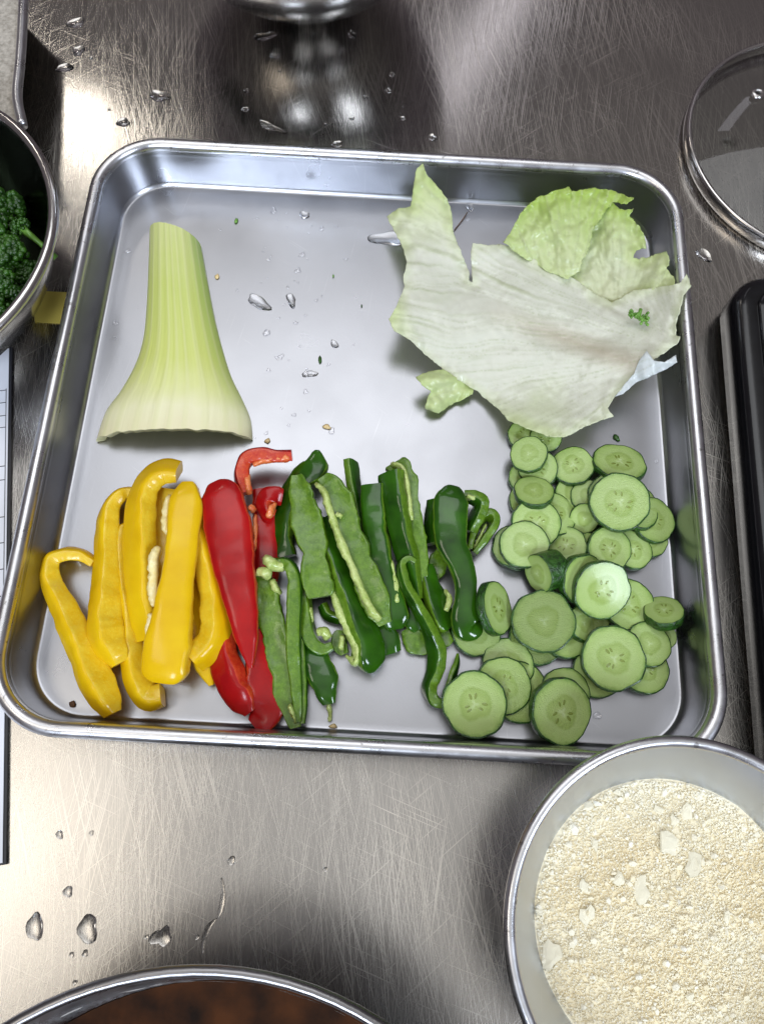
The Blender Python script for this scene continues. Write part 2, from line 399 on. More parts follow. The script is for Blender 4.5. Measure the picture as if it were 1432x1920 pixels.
V = []; F = []
for p in rp:
    V += [(p.x, p.y, 0.031), (p.x - 0.014, p.y, 0.003), (p.x - 0.16, p.y, 0.003)]
for i in range(len(rp) - 1):
    a = 3 * i; F += [(a, a + 1, a + 4, a + 3), (a + 1, a + 2, a + 5, a + 4)]
obj('side_wall', mesh('side_wall', V, F), MAT['grime'], pan)
V = []; F = []
for p in rp: V += [(p.x - 0.002, p.y, 0.0298), (p.x - 0.16, p.y, 0.0298)]
for i in range(len(rp) - 1): F.append((2 * i, 2 * i + 1, 2 * i + 3, 2 * i + 2))
obj('pan_floor', mesh('pan_floor', V, F), MAT['pan'], pan)

# printed form at the left edge, with an added dark sheet for its shade
e0, e1 = un(18, 650, 0.0026), un(6, 1622, 0.0026)
dv = (e1 - e0); dv.z = 0; Lp = dv.length; dv.normalize(); px = Vector((dv.y, -dv.x, 0)); px = px if px.x < 0 else -px
def board(name, out, z0, z1, ext, mat):
    a = e0 - px * out - dv * ext; b = e1 - px * out + dv * ext; c = b + px * 0.12; d = a + px * 0.12
    V = [(p.x - e0.x, p.y - e0.y, z) for z in (z0, z1) for p in (a, b, c, d)]
    return V, [(3, 2, 1, 0), (4, 5, 6, 7), (0, 1, 5, 4), (1, 2, 6, 5), (2, 3, 7, 6), (3, 0, 4, 7)]
shade_sheet = obj('paper_shade_sheet', mesh('paper_shade_sheet', *board('b', 0.0012, 0.0004, 0.0020, 0.0, MAT['board']), smooth=False), MAT['board'], None, (e0.x, e0.y, 0))
tag(shade_sheet, 'added dark sheet standing for shade and reflection under the ruled paper', 'board')
form = thing('paper_form', 'white ruled paper form sticking in from the left edge', 'paper', (e0.x, e0.y, 0))
obj('sheet', mesh('sheet', *board('s', -0.0002, 0.0022, 0.0026, -0.001, MAT['paper']), smooth=False), MAT['paper'], form)
for vpx in (747, 774, 802, 827, 908, 936, 1010, 1060, 1110, 1160):
    t_ = (vpx - 650) / (1622 - 650) * Lp * 1.02
    c = dv * t_; a = c + px * 0.0012; b = c + px * 0.11
    V = [(p.x, p.y, 0.0028) for p in (a - dv * 0.00022, a + dv * 0.00022, b + dv * 0.00022, b - dv * 0.00022)]
    obj('ruled_line', mesh('ruled_line', V, [(0, 1, 2, 3)], False), MAT['ink'], form)
a = dv * 0.028 + px * 0.0012; b = dv * (Lp * 0.55) + px * 0.0012
V = [(p.x, p.y, 0.0029) for p in (a, b, b + px * 0.0003, a + px * 0.0003)]
obj('ruled_line', mesh('ruled_line', V, [(0, 1, 2, 3)], False), MAT['ink'], form)

# yellow tape tab between bowl and tray
q = [un(62, 545, 0.0006), un(128, 548, 0.0006), un(122, 607, 0.0006), un(66, 604, 0.0006)]
c0 = sum(q, Vector()) / 4
V = [(p.x - c0.x, p.y - c0.y, z) for z in (0.0003, 0.0007) for p in q]
tape = obj('yellow_tape', mesh('yellow_tape', V, [(3, 2, 1, 0), (4, 5, 6, 7), (0, 1, 5, 4), (1, 2, 6, 5), (2, 3, 7, 6), (3, 0, 4, 7)], False), MAT['tape'], None, (c0.x, c0.y, 0))
tag(tape, 'small strip of yellow tape between the broccoli bowl and tray', 'tape')

# ------------------------------------------------------------------ pepper strips
WID = 1.08
def strip_meshes(keys, zoom, seed=0, cv=0.12, ns=None, nm=30, bumpy=0.35, p=0.38, taper=(1, 1), jit=1.0):
    K = []
    for k in keys:
        P = at(zoom(k[0], k[1]), k[2]); K.append((P.x, P.y, P.z, k[3] * 1e-3, k[4] * 1e-3, math.radians(k[5])))
    A = np.array(K); n = len(A)
    A = np.vstack([2 * A[0] - A[1], A, 2 * A[-1] - A[-2]])
    ns = ns or max(18, (n - 1) * 7)
    out = []
    for i in range(ns):
        s_ = i / (ns - 1) * (n - 1); k = min(int(s_), n - 2); f = s_ - k
        a, b, c, d = A[k:k + 4]
        out.append(0.5 * (2 * b + (c - a) * f + (2 * a - 5 * b + 4 * c - d) * f * f + (3 * b - a - 3 * c + d) * f ** 3))
    out = np.array(out)
    P = [Vector(o[:3]) for o in out]
    rings = []
    for i in range(ns):
        T = (P[min(i + 1, ns - 1)] - P[max(i - 1, 0)]).normalized()
        L_ = Vector((0, 0, 1)).cross(T)
        L_ = L_.normalized() if L_.length > 1e-4 else Vector((1, 0, 0))
        U = T.cross(L_); an = out[i][5]
        Nn = L_ * math.cos(an) + U * math.sin(an); B = T.cross(Nn)
        e = i / (ns - 1); ft = 1.0
        if taper[0] < 1 and e < 0.12: ft = taper[0] + (1 - taper[0]) * math.sqrt(e / 0.12)
        if taper[1] < 1 and e > 0.88: ft = taper[1] + (1 - taper[1]) * math.sqrt((1 - e) / 0.12)
        wv = max(out[i][3], 0.0006) * ft; tv = max(out[i][4], 0.0006) * (0.5 + 0.5 * ft)
        ring = []; sl = P[i] * 95
        ja = 1 + 0.16 * jit * noise.noise(sl + Vector((seed, 4, 0))) + 0.07 * jit * noise.noise(sl * 4 + Vector((seed, 4, 0))); jb = 1 + 0.16 * jit * noise.noise(sl + Vector((seed, 9, 0))) + 0.07 * jit * noise.noise(sl * 4 + Vector((seed, 9, 0)))
        for k in range(nm):
            th = math.radians(36) + 2 * math.pi * k / nm
            cx, sy = math.cos(th), math.sin(th)
            x = wv * WID / 2 * math.copysign(abs(cx) ** p, cx) * (ja if cx > 0 else jb); y = tv / 2 * math.copysign(abs(sy) ** p, sy)
            y += cv * wv * (0.5 - 2 * (x / (wv * WID)) ** 2)
            pt = P[i] + B * x + Nn * y
            fl = not (0 <= k <= round(nm * 108 / 360))
            nz = noise.noise(pt * 140 + Vector((seed, 0, 0))) * 0.0007 * jit + noise.noise(pt * 420 + Vector((0, seed, 0))) * 0.00028 * (bumpy / 0.35 if fl else 0.15) + (noise.noise(pt * 900) * 0.0004 if bumpy > 1 else 0)
            dr = (B * cx + Nn * sy)
            ring.append(pt + dr * nz)
        rings.append(ring)
    return P, rings, round(nm * 108 / 360)
def strip(name, label, cat, group, keys, zoom, ms, mf, seed=0, ribs=(), mr=None, fat=(1, 1), **kw):
    keys = [(k[0], k[1], k[2], k[3] * fat[0], k[4] * fat[1], k[5]) for k in keys]
    P, rings, ks = strip_meshes(keys, zoom, seed, **kw)
    lowest = min(v.z for r in rings for v in r)
    org = Vector((P[len(P) // 2].x, P[len(P) // 2].y, lowest))
    lift = Vector((0, 0, max(0, ZF + 0.0002 - lowest))); org = org + lift * 1.0
    t = thing(name, label, cat, org, group)
    nm = len(rings[0]); ns = len(rings)
    loc = [[tuple(v + lift - org) for v in r] for r in rings]
    V = []; F = []
    for r in loc: V += r[0:ks + 1]
    n = ks + 1
    for i in range(ns - 1):
        for k in range(n - 1): F.append((i * n + k, i * n + k + 1, (i + 1) * n + k + 1, (i + 1) * n + k))
    obj('skin', mesh('skin', V, F), ms, t)
    idx = list(range(ks, nm)) + [0]; n = len(idx); V = []; F = []
    for r in loc: V += [r[k] for k in idx]
    for i in range(ns - 1):
        for k in range(n - 1): F.append((i * n + k, i * n + k + 1, (i + 1) * n + k + 1, (i + 1) * n + k))
    for i, rev in ((0, False), (ns - 1, True)):
        base = len(V); V += loc[i]; c = Vector((0, 0, 0))
        for v in loc[i]: c += Vector(v)
        V.append(tuple(c / nm))
        for k in range(nm):
            f = (base + k, base + (k + 1) % nm, base + nm); F.append(f if rev else f[::-1])
    obj('flesh', mesh('flesh', V, F), mf, t)
    for rk in ribs:
        P2, r2, _ = strip_meshes(rk, zoom, seed + 9, cv=0.0, nm=12, bumpy=1.6, p=0.9, taper=(0.3, 0.3))
        rl = [[tuple(v + lift - org) for v in r] for r in r2]
        V, F = loft(rl, True, True); obj('pith', mesh('pith', V, F), mr or mf, t)
    return t

GY, GR, GG = 'yellow pepper strips', 'red pepper strips', 'green pepper strips'
def Y(label, keys, **kw): return strip('yellow_pepper_strip', label, 'pepper strip', GY, keys, Z1, MAT['yskin'], MAT['yflesh'], seed=len(label), mr=MAT['ypith'], fat=(1.06, 1.12), **kw)
# keys: x, y (enlarged-view reference), height mm, width mm, thickness mm, skin angle
Y('leftmost yellow pepper strip, hooked at its top end', [(365, 715, 5, 6, 3.5, 165), (290, 670, 5, 9, 5, 160), (200, 665, 5.5, 10, 6, 155), (128, 700, 6, 10, 7, 150), (120, 800, 6, 10, 8, 145), (175, 930, 6, 11, 9, 140), (250, 1080, 6, 12, 11, 140), (310, 1210, 6, 12, 12, 140), (370, 1350, 6, 12, 13, 140), (430, 1470, 6, 11, 11, 140), (462, 1550, 5, 9, 5, 140)])
Y('second yellow pepper strip from the left, curled over at the top', [(575, 310, 9, 9, 5, 160), (510, 325, 9, 10, 7, 155), (445, 400, 9, 11, 8, 150), (425, 520, 9, 12, 9, 145), (425, 700, 10, 12, 10, 140), (418, 880, 11, 13, 12, 140), (410, 1030, 12, 14, 13, 140), (425, 1130, 12, 14, 13, 140), (470, 1215, 11, 13, 10, 150), (495, 1265, 10, 10, 7, 155)])
Y('thin yellow pepper strip with a hooked lower end', [(560, 500, 6, 6, 4, 160), (515, 525, 6, 8, 5, 155), (500, 620, 6, 9, 6, 150), (512, 750, 6, 9, 7, 145), (535, 900, 6, 10, 8, 145), (550, 1050, 6, 10, 8, 145), (565, 1200, 6, 10, 9, 145), (595, 1340, 6, 10, 10, 140), (650, 1450, 6, 10, 10, 150), (735, 1440, 6, 9, 9, 170)])
Y('tall arched yellow pepper strip behind the front one', [(825, 195, 19, 14, 6, 130), (730, 195, 19, 15, 8, 130), (650, 270, 18, 15, 9, 135), (612, 400, 17, 15, 10, 130), (605, 600, 16, 15, 10, 125), (612, 800, 15, 14, 10, 120), (635, 980, 13, 13, 10, 120), (665, 1130, 11, 11, 8, 120)])
Y('broad yellow wall under the front strip showing its hollow inner side', [(760, 290, 12, 12, 5, -90), (730, 420, 11, 14, 5, -90), (720, 600, 10, 15, 5, -90), (715, 800, 9, 14, 5, -90), (710, 980, 8, 10, 5, -90)])
Y('broad front yellow pepper strip with pale torn pith edge', [(880, 262, 24, 11, 7, 100), (862, 380, 25, 15, 8, 85), (845, 560, 25, 14.5, 8, 80), (818, 780, 24, 14.5, 8, 80), (790, 980, 22, 17, 9, 85), (765, 1160, 19, 20, 10, 90), (750, 1300, 16, 20, 10, 95), (745, 1365, 14, 17, 8, 100)],
  jit=0.4, ribs=([(768, 320, 24, 3, 3, 0), (751, 400, 24, 4, 4, 0), (746, 480, 24, 5, 4, 0), (756, 545, 24, 3, 3, 0)], [(711, 610, 23, 4, 4, 0), (681, 680, 23, 6, 5, 0), (681, 780, 23, 5, 5, 0), (676, 880, 22, 5, 5, 0), (686, 945, 21, 2.5, 3, 0)], [(676, 985, 20, 4, 3, 0), (656, 1060, 19, 4, 3, 0), (641, 1180, 18, 3, 3, 0)]), taper=(0.6, 0.7))
Y('rightmost yellow pepper strip curling left at its foot', [(930, 420, 14, 12, 6, 40), (965, 560, 14, 13, 8, 35), (995, 720, 14, 13, 9, 35), (1025, 880, 13, 13, 10, 35), (1035, 1020, 13, 13, 11, 35), (1010, 1140, 12, 13, 11, 30), (945, 1215, 12, 13, 10, 20), (905, 1250, 12, 13, 9, 15)])
Y('inner yellow pepper strip deep between the two right ones', [(890, 760, 6, 9, 6, 40), (895, 950, 5, 10, 7, 60), (930, 1150, 4, 10, 6, 70), (975, 1290, 3.5, 8, 5, 80), (1005, 1390, 3, 2, 3, 80)])

def Rd(label, keys, zoom=Z1, **kw): return strip('red_pepper_strip', label, 'pepper strip', GR, keys, zoom, MAT['rskin'], MAT['rflesh'], seed=len(label) + 3, mr=MAT['rpith'], **kw)
Rd('dark red pepper strip standing below the red curl', [(1290, 290, 10, 10, 5, 80), (1310, 420, 9, 13, 6, 80), (1310, 620, 8, 14, 6, 85), (1290, 850, 7, 13, 6, 90), (1270, 1050, 6, 12, 5, 90)], ribs=([(1250, 430, 14, 2.5, 2, 0), (1250, 520, 14, 3, 2, 0), (1245, 640, 13, 2, 2, 0)],))
Rd('red pepper strip bending out under the pointed one at lower left', [(1050, 940, 6, 9, 6, 150), (1065, 1090, 6, 12, 8, 140), (1080, 1240, 6, 14, 9, 130), (1120, 1370, 6, 15, 9, 125), (1175, 1470, 5, 14, 7, 120), (1225, 1540, 4, 6, 5, 120)])
Rd('wide curved red pepper strip at the tray bottom edge', [(1255, 1080, 9, 12, 5, 70), (1285, 1230, 8, 16, 6, 70), (1300, 1360, 7, 19, 6, 80), (1310, 1470, 6, 19, 6, 90), (1290, 1560, 4.5, 16, 5, 95), (1240, 1610, 4, 7, 4, 95)])
Rd('large glossy red pepper strip tapering to a point, skin up', [(1025, 262, 22, 13, 6, 92), (1058, 330, 23, 20, 7, 92), (1092, 470, 23, 22.5, 7, 92), (1120, 640, 22, 21, 7, 90), (1150, 820, 21, 18, 7, 90), (1178, 980, 20, 14.5, 7, 90), (1205, 1140, 18, 10, 6, 90), (1224, 1290, 16, 2, 4, 90)], taper=(0.6, 1), cv=0.16, jit=0.5)
Rd('red pepper curl with pale orange cut end above the strips', [(318, 92, 18, 8, 6, 150), (250, 98, 18, 9, 7, 160), (165, 92, 18, 9, 8, 165), (90, 115, 17, 10, 8, 165), (62, 190, 16, 10, 8, 165), (85, 285, 14, 9, 7, 165)], Z2, ribs=([(310, 102, 20, 4, 4, 0), (250, 115, 20, 4, 3, 0), (180, 118, 20, 4, 3, 0), (120, 140, 19, 3, 3, 0)], [(90, 180, 18, 5, 4, 0), (95, 250, 17, 6, 4, 0), (100, 290, 15, 4, 4, 0)]))
Rd('small folded red pepper end piece with orange cut face', [(268, 300, 16, 8, 6, 60), (225, 295, 17, 9, 7, 80), (180, 325, 17, 9, 7, 120), (195, 385, 16, 8, 6, 150), (225, 400, 15, 7, 5, 160)], Z2, ribs=([(235, 330, 20, 4, 3, 0), (210, 370, 20, 6, 4, 0), (200, 410, 19, 5, 3, 0)], [(105, 350, 17, 6, 4, 0), (125, 375, 17, 5, 4, 0)]))

def G(label, keys, **kw):
    if keys[1][5] < -60: kw.setdefault('cv', 0.20); kw.setdefault('taper', (0.85, 0.8)); kw.setdefault('jit', 1.7)
    return strip('green_pepper_strip', label, 'pepper strip', GG, keys, Z2, MAT['gskin'], MAT['gflesh'], seed=len(label) + 5, mr=MAT['gpith'], fat=(1.02, 0.98), **kw)
G('dark green pepper strip leaning left against the red ones', [(447, 70, 15, 6, 5, 95), (435, 150, 15, 13, 6, 100), (375, 210, 14, 14, 6, 110), (315, 290, 12, 13, 7, 120), (278, 400, 10, 12, 7, 120), (262, 510, 8, 12, 7, 115), (280, 610, 7, 12, 6, 100)], taper=(0.4, 1))
G('green pepper strip lying flesh side up at the left', [(345, 195, 18, 7, 5, -80), (360, 290, 19, 12, 5, -80), (385, 400, 20, 15, 6, -82), (425, 500, 20, 15, 6, -85), (432, 610, 20, 12.5, 6, -85), (440, 710, 19, 14, 6, -88), (455, 810, 18, 14, 5, -88)])
G('green pepper strip with a pale seed rib along its left edge', [(475, 200, 22, 8, 5, -80), (525, 265, 22, 12, 6, -80), (570, 360, 22, 13, 6, -80), (610, 480, 21, 13, 6, -80), (655, 610, 20, 13, 6, -80), (705, 740, 19, 13, 6, -80), (752, 860, 17, 12, 6, -80), (790, 945, 15, 8, 5, -80)],
  ribs=([(435, 232, 23, 2, 3, 0), (480, 280, 24, 6, 4, 0), (510, 370, 24, 6, 4, 0), (545, 480, 24, 4.5, 4, 0), (600, 610, 23, 4.5, 4, 0), (655, 740, 22, 4.5, 4, 0), (710, 860, 20, 6, 4, 0), (765, 925, 18, 9, 4, 0)], [(540, 385, 26, 2, 2, 0), (570, 405, 26, 3, 2, 0)]))
G('glossy green pepper strip with rounded foot and pale inner edge', [(470, 415, 13, 8, 5, 60), (510, 500, 13, 12, 6, 55), (560, 640, 13, 14, 7, 52), (610, 780, 13, 15, 8, 52), (655, 910, 12, 15, 9, 52), (695, 1030, 11, 15, 10, 55), (705, 1120, 10, 15, 11, 60), (710, 1190, 8, 10, 9, 70)], taper=(1, 0.35),
  ribs=([(515, 760, 15, 3, 3, 0), (555, 880, 15, 5, 4, 0), (600, 980, 14, 6, 4, 0), (645, 1070, 13, 7, 4, 0), (640, 1140, 12, 8, 4, 0), (590, 1105, 11, 2, 2, 0)],))
G('upright green pepper strip with a square notched top', [(615, 125, 12, 11, 5, 25), (628, 230, 12, 11, 5, 25), (645, 340, 11, 9, 5, 25), (665, 480, 9, 6, 5, 25)], ribs=([(600, 120, 15, 4, 2, 0), (610, 200, 15, 6, 2, 0), (625, 270, 14, 4, 2, 0)],))
G('straight green pepper strip, skin up, in the middle of the row', [(725, 245, 18, 11, 6, 105), (728, 340, 18, 11.5, 6, 105), (738, 480, 17, 11.5, 6, 105), (765, 640, 16, 12, 7, 105), (800, 780, 14, 13, 7, 100), (835, 900, 12, 14, 7, 95), (845, 970, 10, 11, 6, 90)], taper=(1, 0.6), ribs=([(815, 620, 18, 4, 3, 0), (840, 740, 17, 4, 3, 0), (850, 850, 15, 5, 3, 0)],))
G('long green pepper strip with skin on its left side', [(815, 185, 20, 13, 7, 130), (828, 290, 20, 13, 7, 130), (855, 420, 19, 12, 7, 130), (885, 550, 17, 11, 7, 130), (920, 690, 14, 9, 6, 130), (950, 820, 11, 6, 5, 130)])
G('pale inner green pepper strip rising behind the long one', [(835, 135, 14, 13, 5, -100), (885, 190, 16, 11, 5, -100), (920, 340, 17, 9, 5, -95), (945, 500, 16, 9, 5, -95), (965, 640, 14, 8, 5, -95), (970, 760, 11, 5, 4, -95)], ribs=([(820, 135, 16, 7, 3, 0), (880, 165, 19, 5, 3, 0), (900, 260, 20, 3, 3, 0), (925, 420, 20, 3, 3, 0)],))
G('dark green pepper strip low beneath the thin curl', [(900, 700, 6, 9, 5, 100), (915, 820, 6, 10, 6, 100), (935, 920, 6, 10, 6, 95), (960, 975, 5, 7, 5, 90)])
G('thin S-shaped green pepper curl reaching towards the front cucumbers', [(942, 632, 20, 4, 3, 175), (905, 615, 20, 5, 3.5, 175), (872, 650, 19, 6, 4, 165), (885, 735, 18, 7, 4.5, 160), (930, 820, 17, 7, 5, 160), (980, 910, 14, 7, 5.5, 155), (1022, 1000, 11, 8, 6, 150), (1050, 1090, 8, 9, 7, 145), (1045, 1180, 6, 9, 6.5, 150), (1015, 1270, 6, 9, 6, 160), (1040, 1330, 6, 9, 6, 190), (1088, 1345, 6, 8, 5, 200)])
G('dark strip standing behind the glossy right green strip', [(1040, 320, 9, 9, 5, 150), (1028, 430, 8, 10, 5, 150), (1030, 540, 8, 9, 5, 140)])
G('light green inner piece behind the right strips', [(1100, 560, 7, 9, 4, -90), (1060, 640, 7, 9, 4, -90), (1030, 720, 6, 6, 4, -90)])
G('green pepper loop folded into an open leaf shape', [(1235, 590, 6, 8, 4, 190), (1300, 500, 7, 9, 4.5, 190), (1340, 430, 8, 9, 4.5, 190), (1315, 395, 8, 9, 4.5, 190), (1265, 430, 8, 8, 4, 190), (1235, 500, 7, 7, 4, 190), (1220, 570, 6, 6, 3, 190)], ribs=([(1300, 440, 4, 9, 2, 0), (1265, 510, 4, 8, 2, 0), (1235, 580, 4, 5, 2, 0)],))
G('short curled green pepper end with pale tip', [(1185, 300, 13, 9, 5, 170), (1250, 310, 13, 10, 6, 170), (1275, 350, 12, 10, 6, 160), (1240, 420, 11, 10, 6, 150), (1215, 480, 10, 8, 5, 150)], ribs=([(1200, 300, 17, 5, 3, 0), (1245, 312, 17, 4, 3, 0)],))
G('green pepper strip with torn pale edge left of the glossy one', [(995, 650, 10, 6, 5, 70), (1015, 740, 10, 9, 6, 65), (1050, 840, 10, 12, 6, 60), (1085, 930, 9, 12, 6, 60), (1110, 965, 8, 8, 5, 60)], ribs=([(1090, 770, 12, 2, 2, 0), (1115, 820, 12, 5, 3, 0), (1095, 880, 12, 3, 3, 0)],))
G('flat green pepper piece showing its pale side below the curl', [(905, 965, 4, 8, 4, -70), (950, 1030, 4, 11, 4, -80), (1030, 1040, 4, 9, 4, -90), (1120, 1005, 4, 7, 4, -90)])
G('big glossy dark green pepper strip bent like a boot', [(1135, 255, 19, 13, 6, 92), (1120, 330, 20, 17, 7, 92), (1118, 440, 20, 16.5, 7, 92), (1125, 540, 19, 15, 7, 92), (1165, 630, 18, 12.5, 7, 92), (1195, 730, 17, 10.5, 7, 92), (1195, 830, 16, 10.5, 7, 92), (1190, 910, 14, 13, 8, 95), (1215, 965, 12, 14, 8, 100), (1275, 965, 11, 10, 7, 100)], taper=(0.5, 0.45), cv=0.16, jit=0.6)
G('left leg of the split green pepper, flesh side up', [(165, 700, 12, 8, 5, -85), (185, 800, 12, 11, 6, -85), (215, 930, 11, 12, 6, -85), (245, 1060, 10, 12, 6, -85), (275, 1190, 9, 12, 6, -85), (305, 1320, 8, 12, 6, -85), (338, 1470, 6, 6, 5, -85)], ribs=([(305, 1350, 12, 6, 2, 0), (325, 1410, 11, 5, 2, 0), (338, 1450, 10, 3, 2, 0)],))
G('right leg of the split green pepper with white stem knob at top', [(225, 640, 17, 6, 5, 20), (300, 650, 17, 10, 6, 10), (330, 730, 16, 11, 7, 0), (325, 860, 15, 11, 8, -5), (320, 1000, 13, 11, 8, -5), (325, 1150, 11, 10, 7.5, -5), (340, 1300, 9, 9, 6, -5), (348, 1440, 7, 7, 4, -5)],
  ribs=([(140, 680, 17, 5, 5, 0), (180, 690, 18, 7, 6, 0), (215, 700, 17, 4, 4, 0)], [(175, 605, 19, 5, 4, 0), (205, 630, 20, 8, 6, 0), (245, 655, 20, 5, 5, 0), (290, 645, 19, 4, 4, 0)], [(215, 720, 15, 4, 3, 0), (240, 770, 14, 6, 3, 0), (262, 795, 13, 3, 3, 0)]))
G('thin dark green strip standing beside the split pepper', [(365, 1010, 8, 9, 3, 0), (372, 1150, 7, 9, 3.5, 0), (378, 1300, 6, 9, 3.5, 0), (372, 1450, 5, 8, 3, 0)])
G('J-shaped light green pepper strip under the flesh-up strip', [(372, 700, 10, 8, 6, 190), (380, 830, 10, 9, 7, 190), (395, 940, 10, 9, 7, 190), (420, 1030, 9, 9, 7.5, 190), (470, 1070, 8, 9, 7, 190), (520, 1055, 8, 8, 5, 190)], ribs=([(445, 990, 10, 5, 4, 0), (480, 985, 11, 8, 5, 0), (505, 1020, 10, 6, 4, 0)], [(405, 860, 12, 4, 3, 0), (415, 940, 12, 4, 3, 0)]))
G('green pepper tip with glossy skin pointing to the front', [(420, 1040, 6, 8, 5, 92), (440, 1120, 7, 12, 6, 90), (470, 1220, 7, 13.5, 7, 90), (490, 1300, 6, 10, 6, 90), (500, 1350, 5, 6, 5, 90)], ribs=([(500, 1340, 4, 4, 3, 0), (507, 1390, 3, 3, 3, 0), (508, 1440, 2, .6, 1.5, 0)],))
G('short green pepper bit in the shade between the strips', [(470, 850, 6, 6, 4, 150), (500, 900, 6, 7, 4, 150), (560, 920, 6, 6, 4, 150)])
G('green pepper sliver with pale rib in the middle gap', [(575, 980, 5, 8, 4, -80), (565, 1050, 5, 7, 4, -80), (580, 1100, 5, 5, 3, -80)], ribs=([(575, 1000, 8, 3, 2, 0), (570, 1080, 8, 3, 2, 0)],))
G('low dark green pepper piece behind the rounded foot', [(750, 940, 6, 10, 5, 90), (790, 1020, 6, 12, 5, 90), (815, 1095, 4, 10, 4, 90)])
G('thin pale green sliver beside the front cucumber slice', [(1155, 1095, 6, 1, 1.5, 20), (1150, 1150, 6, 6, 2.5, 20), (1128, 1220, 6, 8, 3, 20), (1100, 1300, 5, 5, 2.5, 20)])

# ------------------------------------------------------------------ cucumber slices
def cuke_flesh_mat(wet=False):
    m, t, b, nn, L = nt('cucumber_flesh_wet' if wet else 'cucumber_flesh'); c = coord(t)
    s = N(t, 'ShaderNodeSeparateXYZ'); L.new(c, s.inputs[0])
    cb = N(t, 'ShaderNodeCombineXYZ'); L.new(s.outputs[0], cb.inputs[0]); L.new(s.outputs[1], cb.inputs[1])
    ln = N(t, 'ShaderNodeVectorMath', operation='LENGTH'); L.new(cb.outputs[0], ln.inputs[0])
    info = N(t, 'ShaderNodeObjectInfo')
    off = N(t, 'ShaderNodeVectorMath', operation='ADD'); L.new(c, off.inputs[0])
    rv = N(t, 'ShaderNodeCombineXYZ'); L.new(math_(t, 'MULTIPLY', info.outputs['Random'], 30), rv.inputs[2]); L.new(rv.outputs[0], off.inputs[1])
    n1 = noise_(t, off.outputs[0], 3.2, 4); n2 = noise_(t, off.outputs[0], 26, 3)
    an = math_(t, 'ARCTAN2', s.outputs[1], s.outputs[0])
    lobe = math_(t, 'MULTIPLY', math_(t, 'COSINE', math_(t, 'ADD', math_(t, 'MULTIPLY', an, 3.0), math_(t, 'MULTIPLY', info.outputs['Random'], 6.0))), 0.055)
    lobe = math_(t, 'MULTIPLY', lobe, ramp(t, ln.outputs['Value'], [(0.35, 1.0), (0.7, 0.0)]))
    r = math_(t, 'ADD', math_(t, 'ADD', lobe, ln.outputs['Value']), math_(t, 'MULTIPLY', math_(t, 'SUBTRACT', n1, 0.5), 0.22))
    col = ramp(t, r, [(0.0, (0.622, 0.78, 0.38)), (0.13, (0.437, 0.60, 0.18)), (0.36, (0.353, 0.51, 0.115)), (0.45, (0.311, 0.47, 0.09)), (0.54, (0.454, 0.62, 0.21)), (0.84, (0.386, 0.56, 0.15)), (0.93, (0.202, 0.37, 0.05)), (0.985, (0.042, 0.14, 0.01))])
    col = mixc(t, math_(t, 'MULTIPLY', n2, 0.30), col, (0.50, 0.56, 0.22))
    col = mixc(t, ramp(t, info.outputs['Random'], [(0.0, 0.38), (0.6, 0.0)]), col, (0.24, 0.36, 0.06))
    L.new(col, b.inputs['Base Color']); b.inputs['Roughness'].default_value = 0.33
    b.inputs['Coat Weight'].default_value = 0.9 if wet else 0.45; b.inputs['Coat Roughness'].default_value = 0.07 if wet else 0.10
    bump(t, b, math_(t, 'ADD', noise_(t, off.outputs[0], 34, 3), math_(t, 'MULTIPLY', noise_(t, off.outputs[0], 7, 2), 0.7)), 0.62 if wet else 0.36, 0.03)
    return m
MAT['cflesh'] = cuke_flesh_mat(); MAT['cwet'] = cuke_flesh_mat(True)
MAT['crind'] = plain('cucumber_rind', (0.008, 0.045, 0.004), 0.22, 0.5, 4, 0.3, 0.3, col2=(0.035, 0.13, 0.012), bscale=14, bdist=0.03)
MAT['cseed'] = plain('cucumber_seed', (0.17, 0.25, 0.03), 0.2, 0.15, 6, 0.0, 0.6, col2=(0.30, 0.38, 0.08))
def cuke_variant(seed):
    rnd = random.Random(seed); n = 48
    ph = [rnd.uniform(0, 6.28) for _ in range(4)]
    fl = [(rnd.uniform(0, 6.28), rnd.uniform(0.02, 0.05)) for _ in range(3)]
    def rad(a):
        v = 1 + 0.015 * math.sin(2 * a + ph[0]) + 0.012 * math.sin(5 * a + ph[1]) + 0.010 * math.sin(9 * a + ph[2]) + 0.006 * math.sin(17 * a + ph[3])
        for c, d in fl: v -= d * max(0, math.cos(a - c)) ** 24
        return v
    def ring(k, z, sh=0): return [(k * rad(2 * math.pi * i / n) * math.cos(2 * math.pi * i / n), k * rad(2 * math.pi * i / n) * math.sin(2 * math.pi * i / n), z + 0.0 * sh) for i in range(n)]
    top = [ring(k, 0.5 + (0.03 if k < 0.5 else 0.0)) for k in (0.02, 0.2, 0.4, 0.52, 0.7, 0.85, 0.945)]
    V, F = loft(top, True); bot = [ring(k, -0.5) for k in (0.945, 0.5, 0.02)]
    V2, F2 = loft(bot, False, True); o = len(V); V += V2; F = F + [tuple(i + o for i in f) for f in F2]
    F = [tuple(reversed(f)) for f in F]
    fm = mesh('flesh', V, F); fm.materials.append(MAT['cflesh'])
    V, F = loft([ring(0.945, 0.5), ring(0.985, 0.47), ring(1.0, 0.36), ring(1.005, 0.0), ring(1.0, -0.36), ring(0.985, -0.47), ring(0.945, -0.5)])
    F = [tuple(reversed(f)) for f in F]
    rm = mesh('rind', V, F); rm.materials.append(MAT['crind'])
    return fm, rm
VAR = [cuke_variant(s) for s in range(6)]
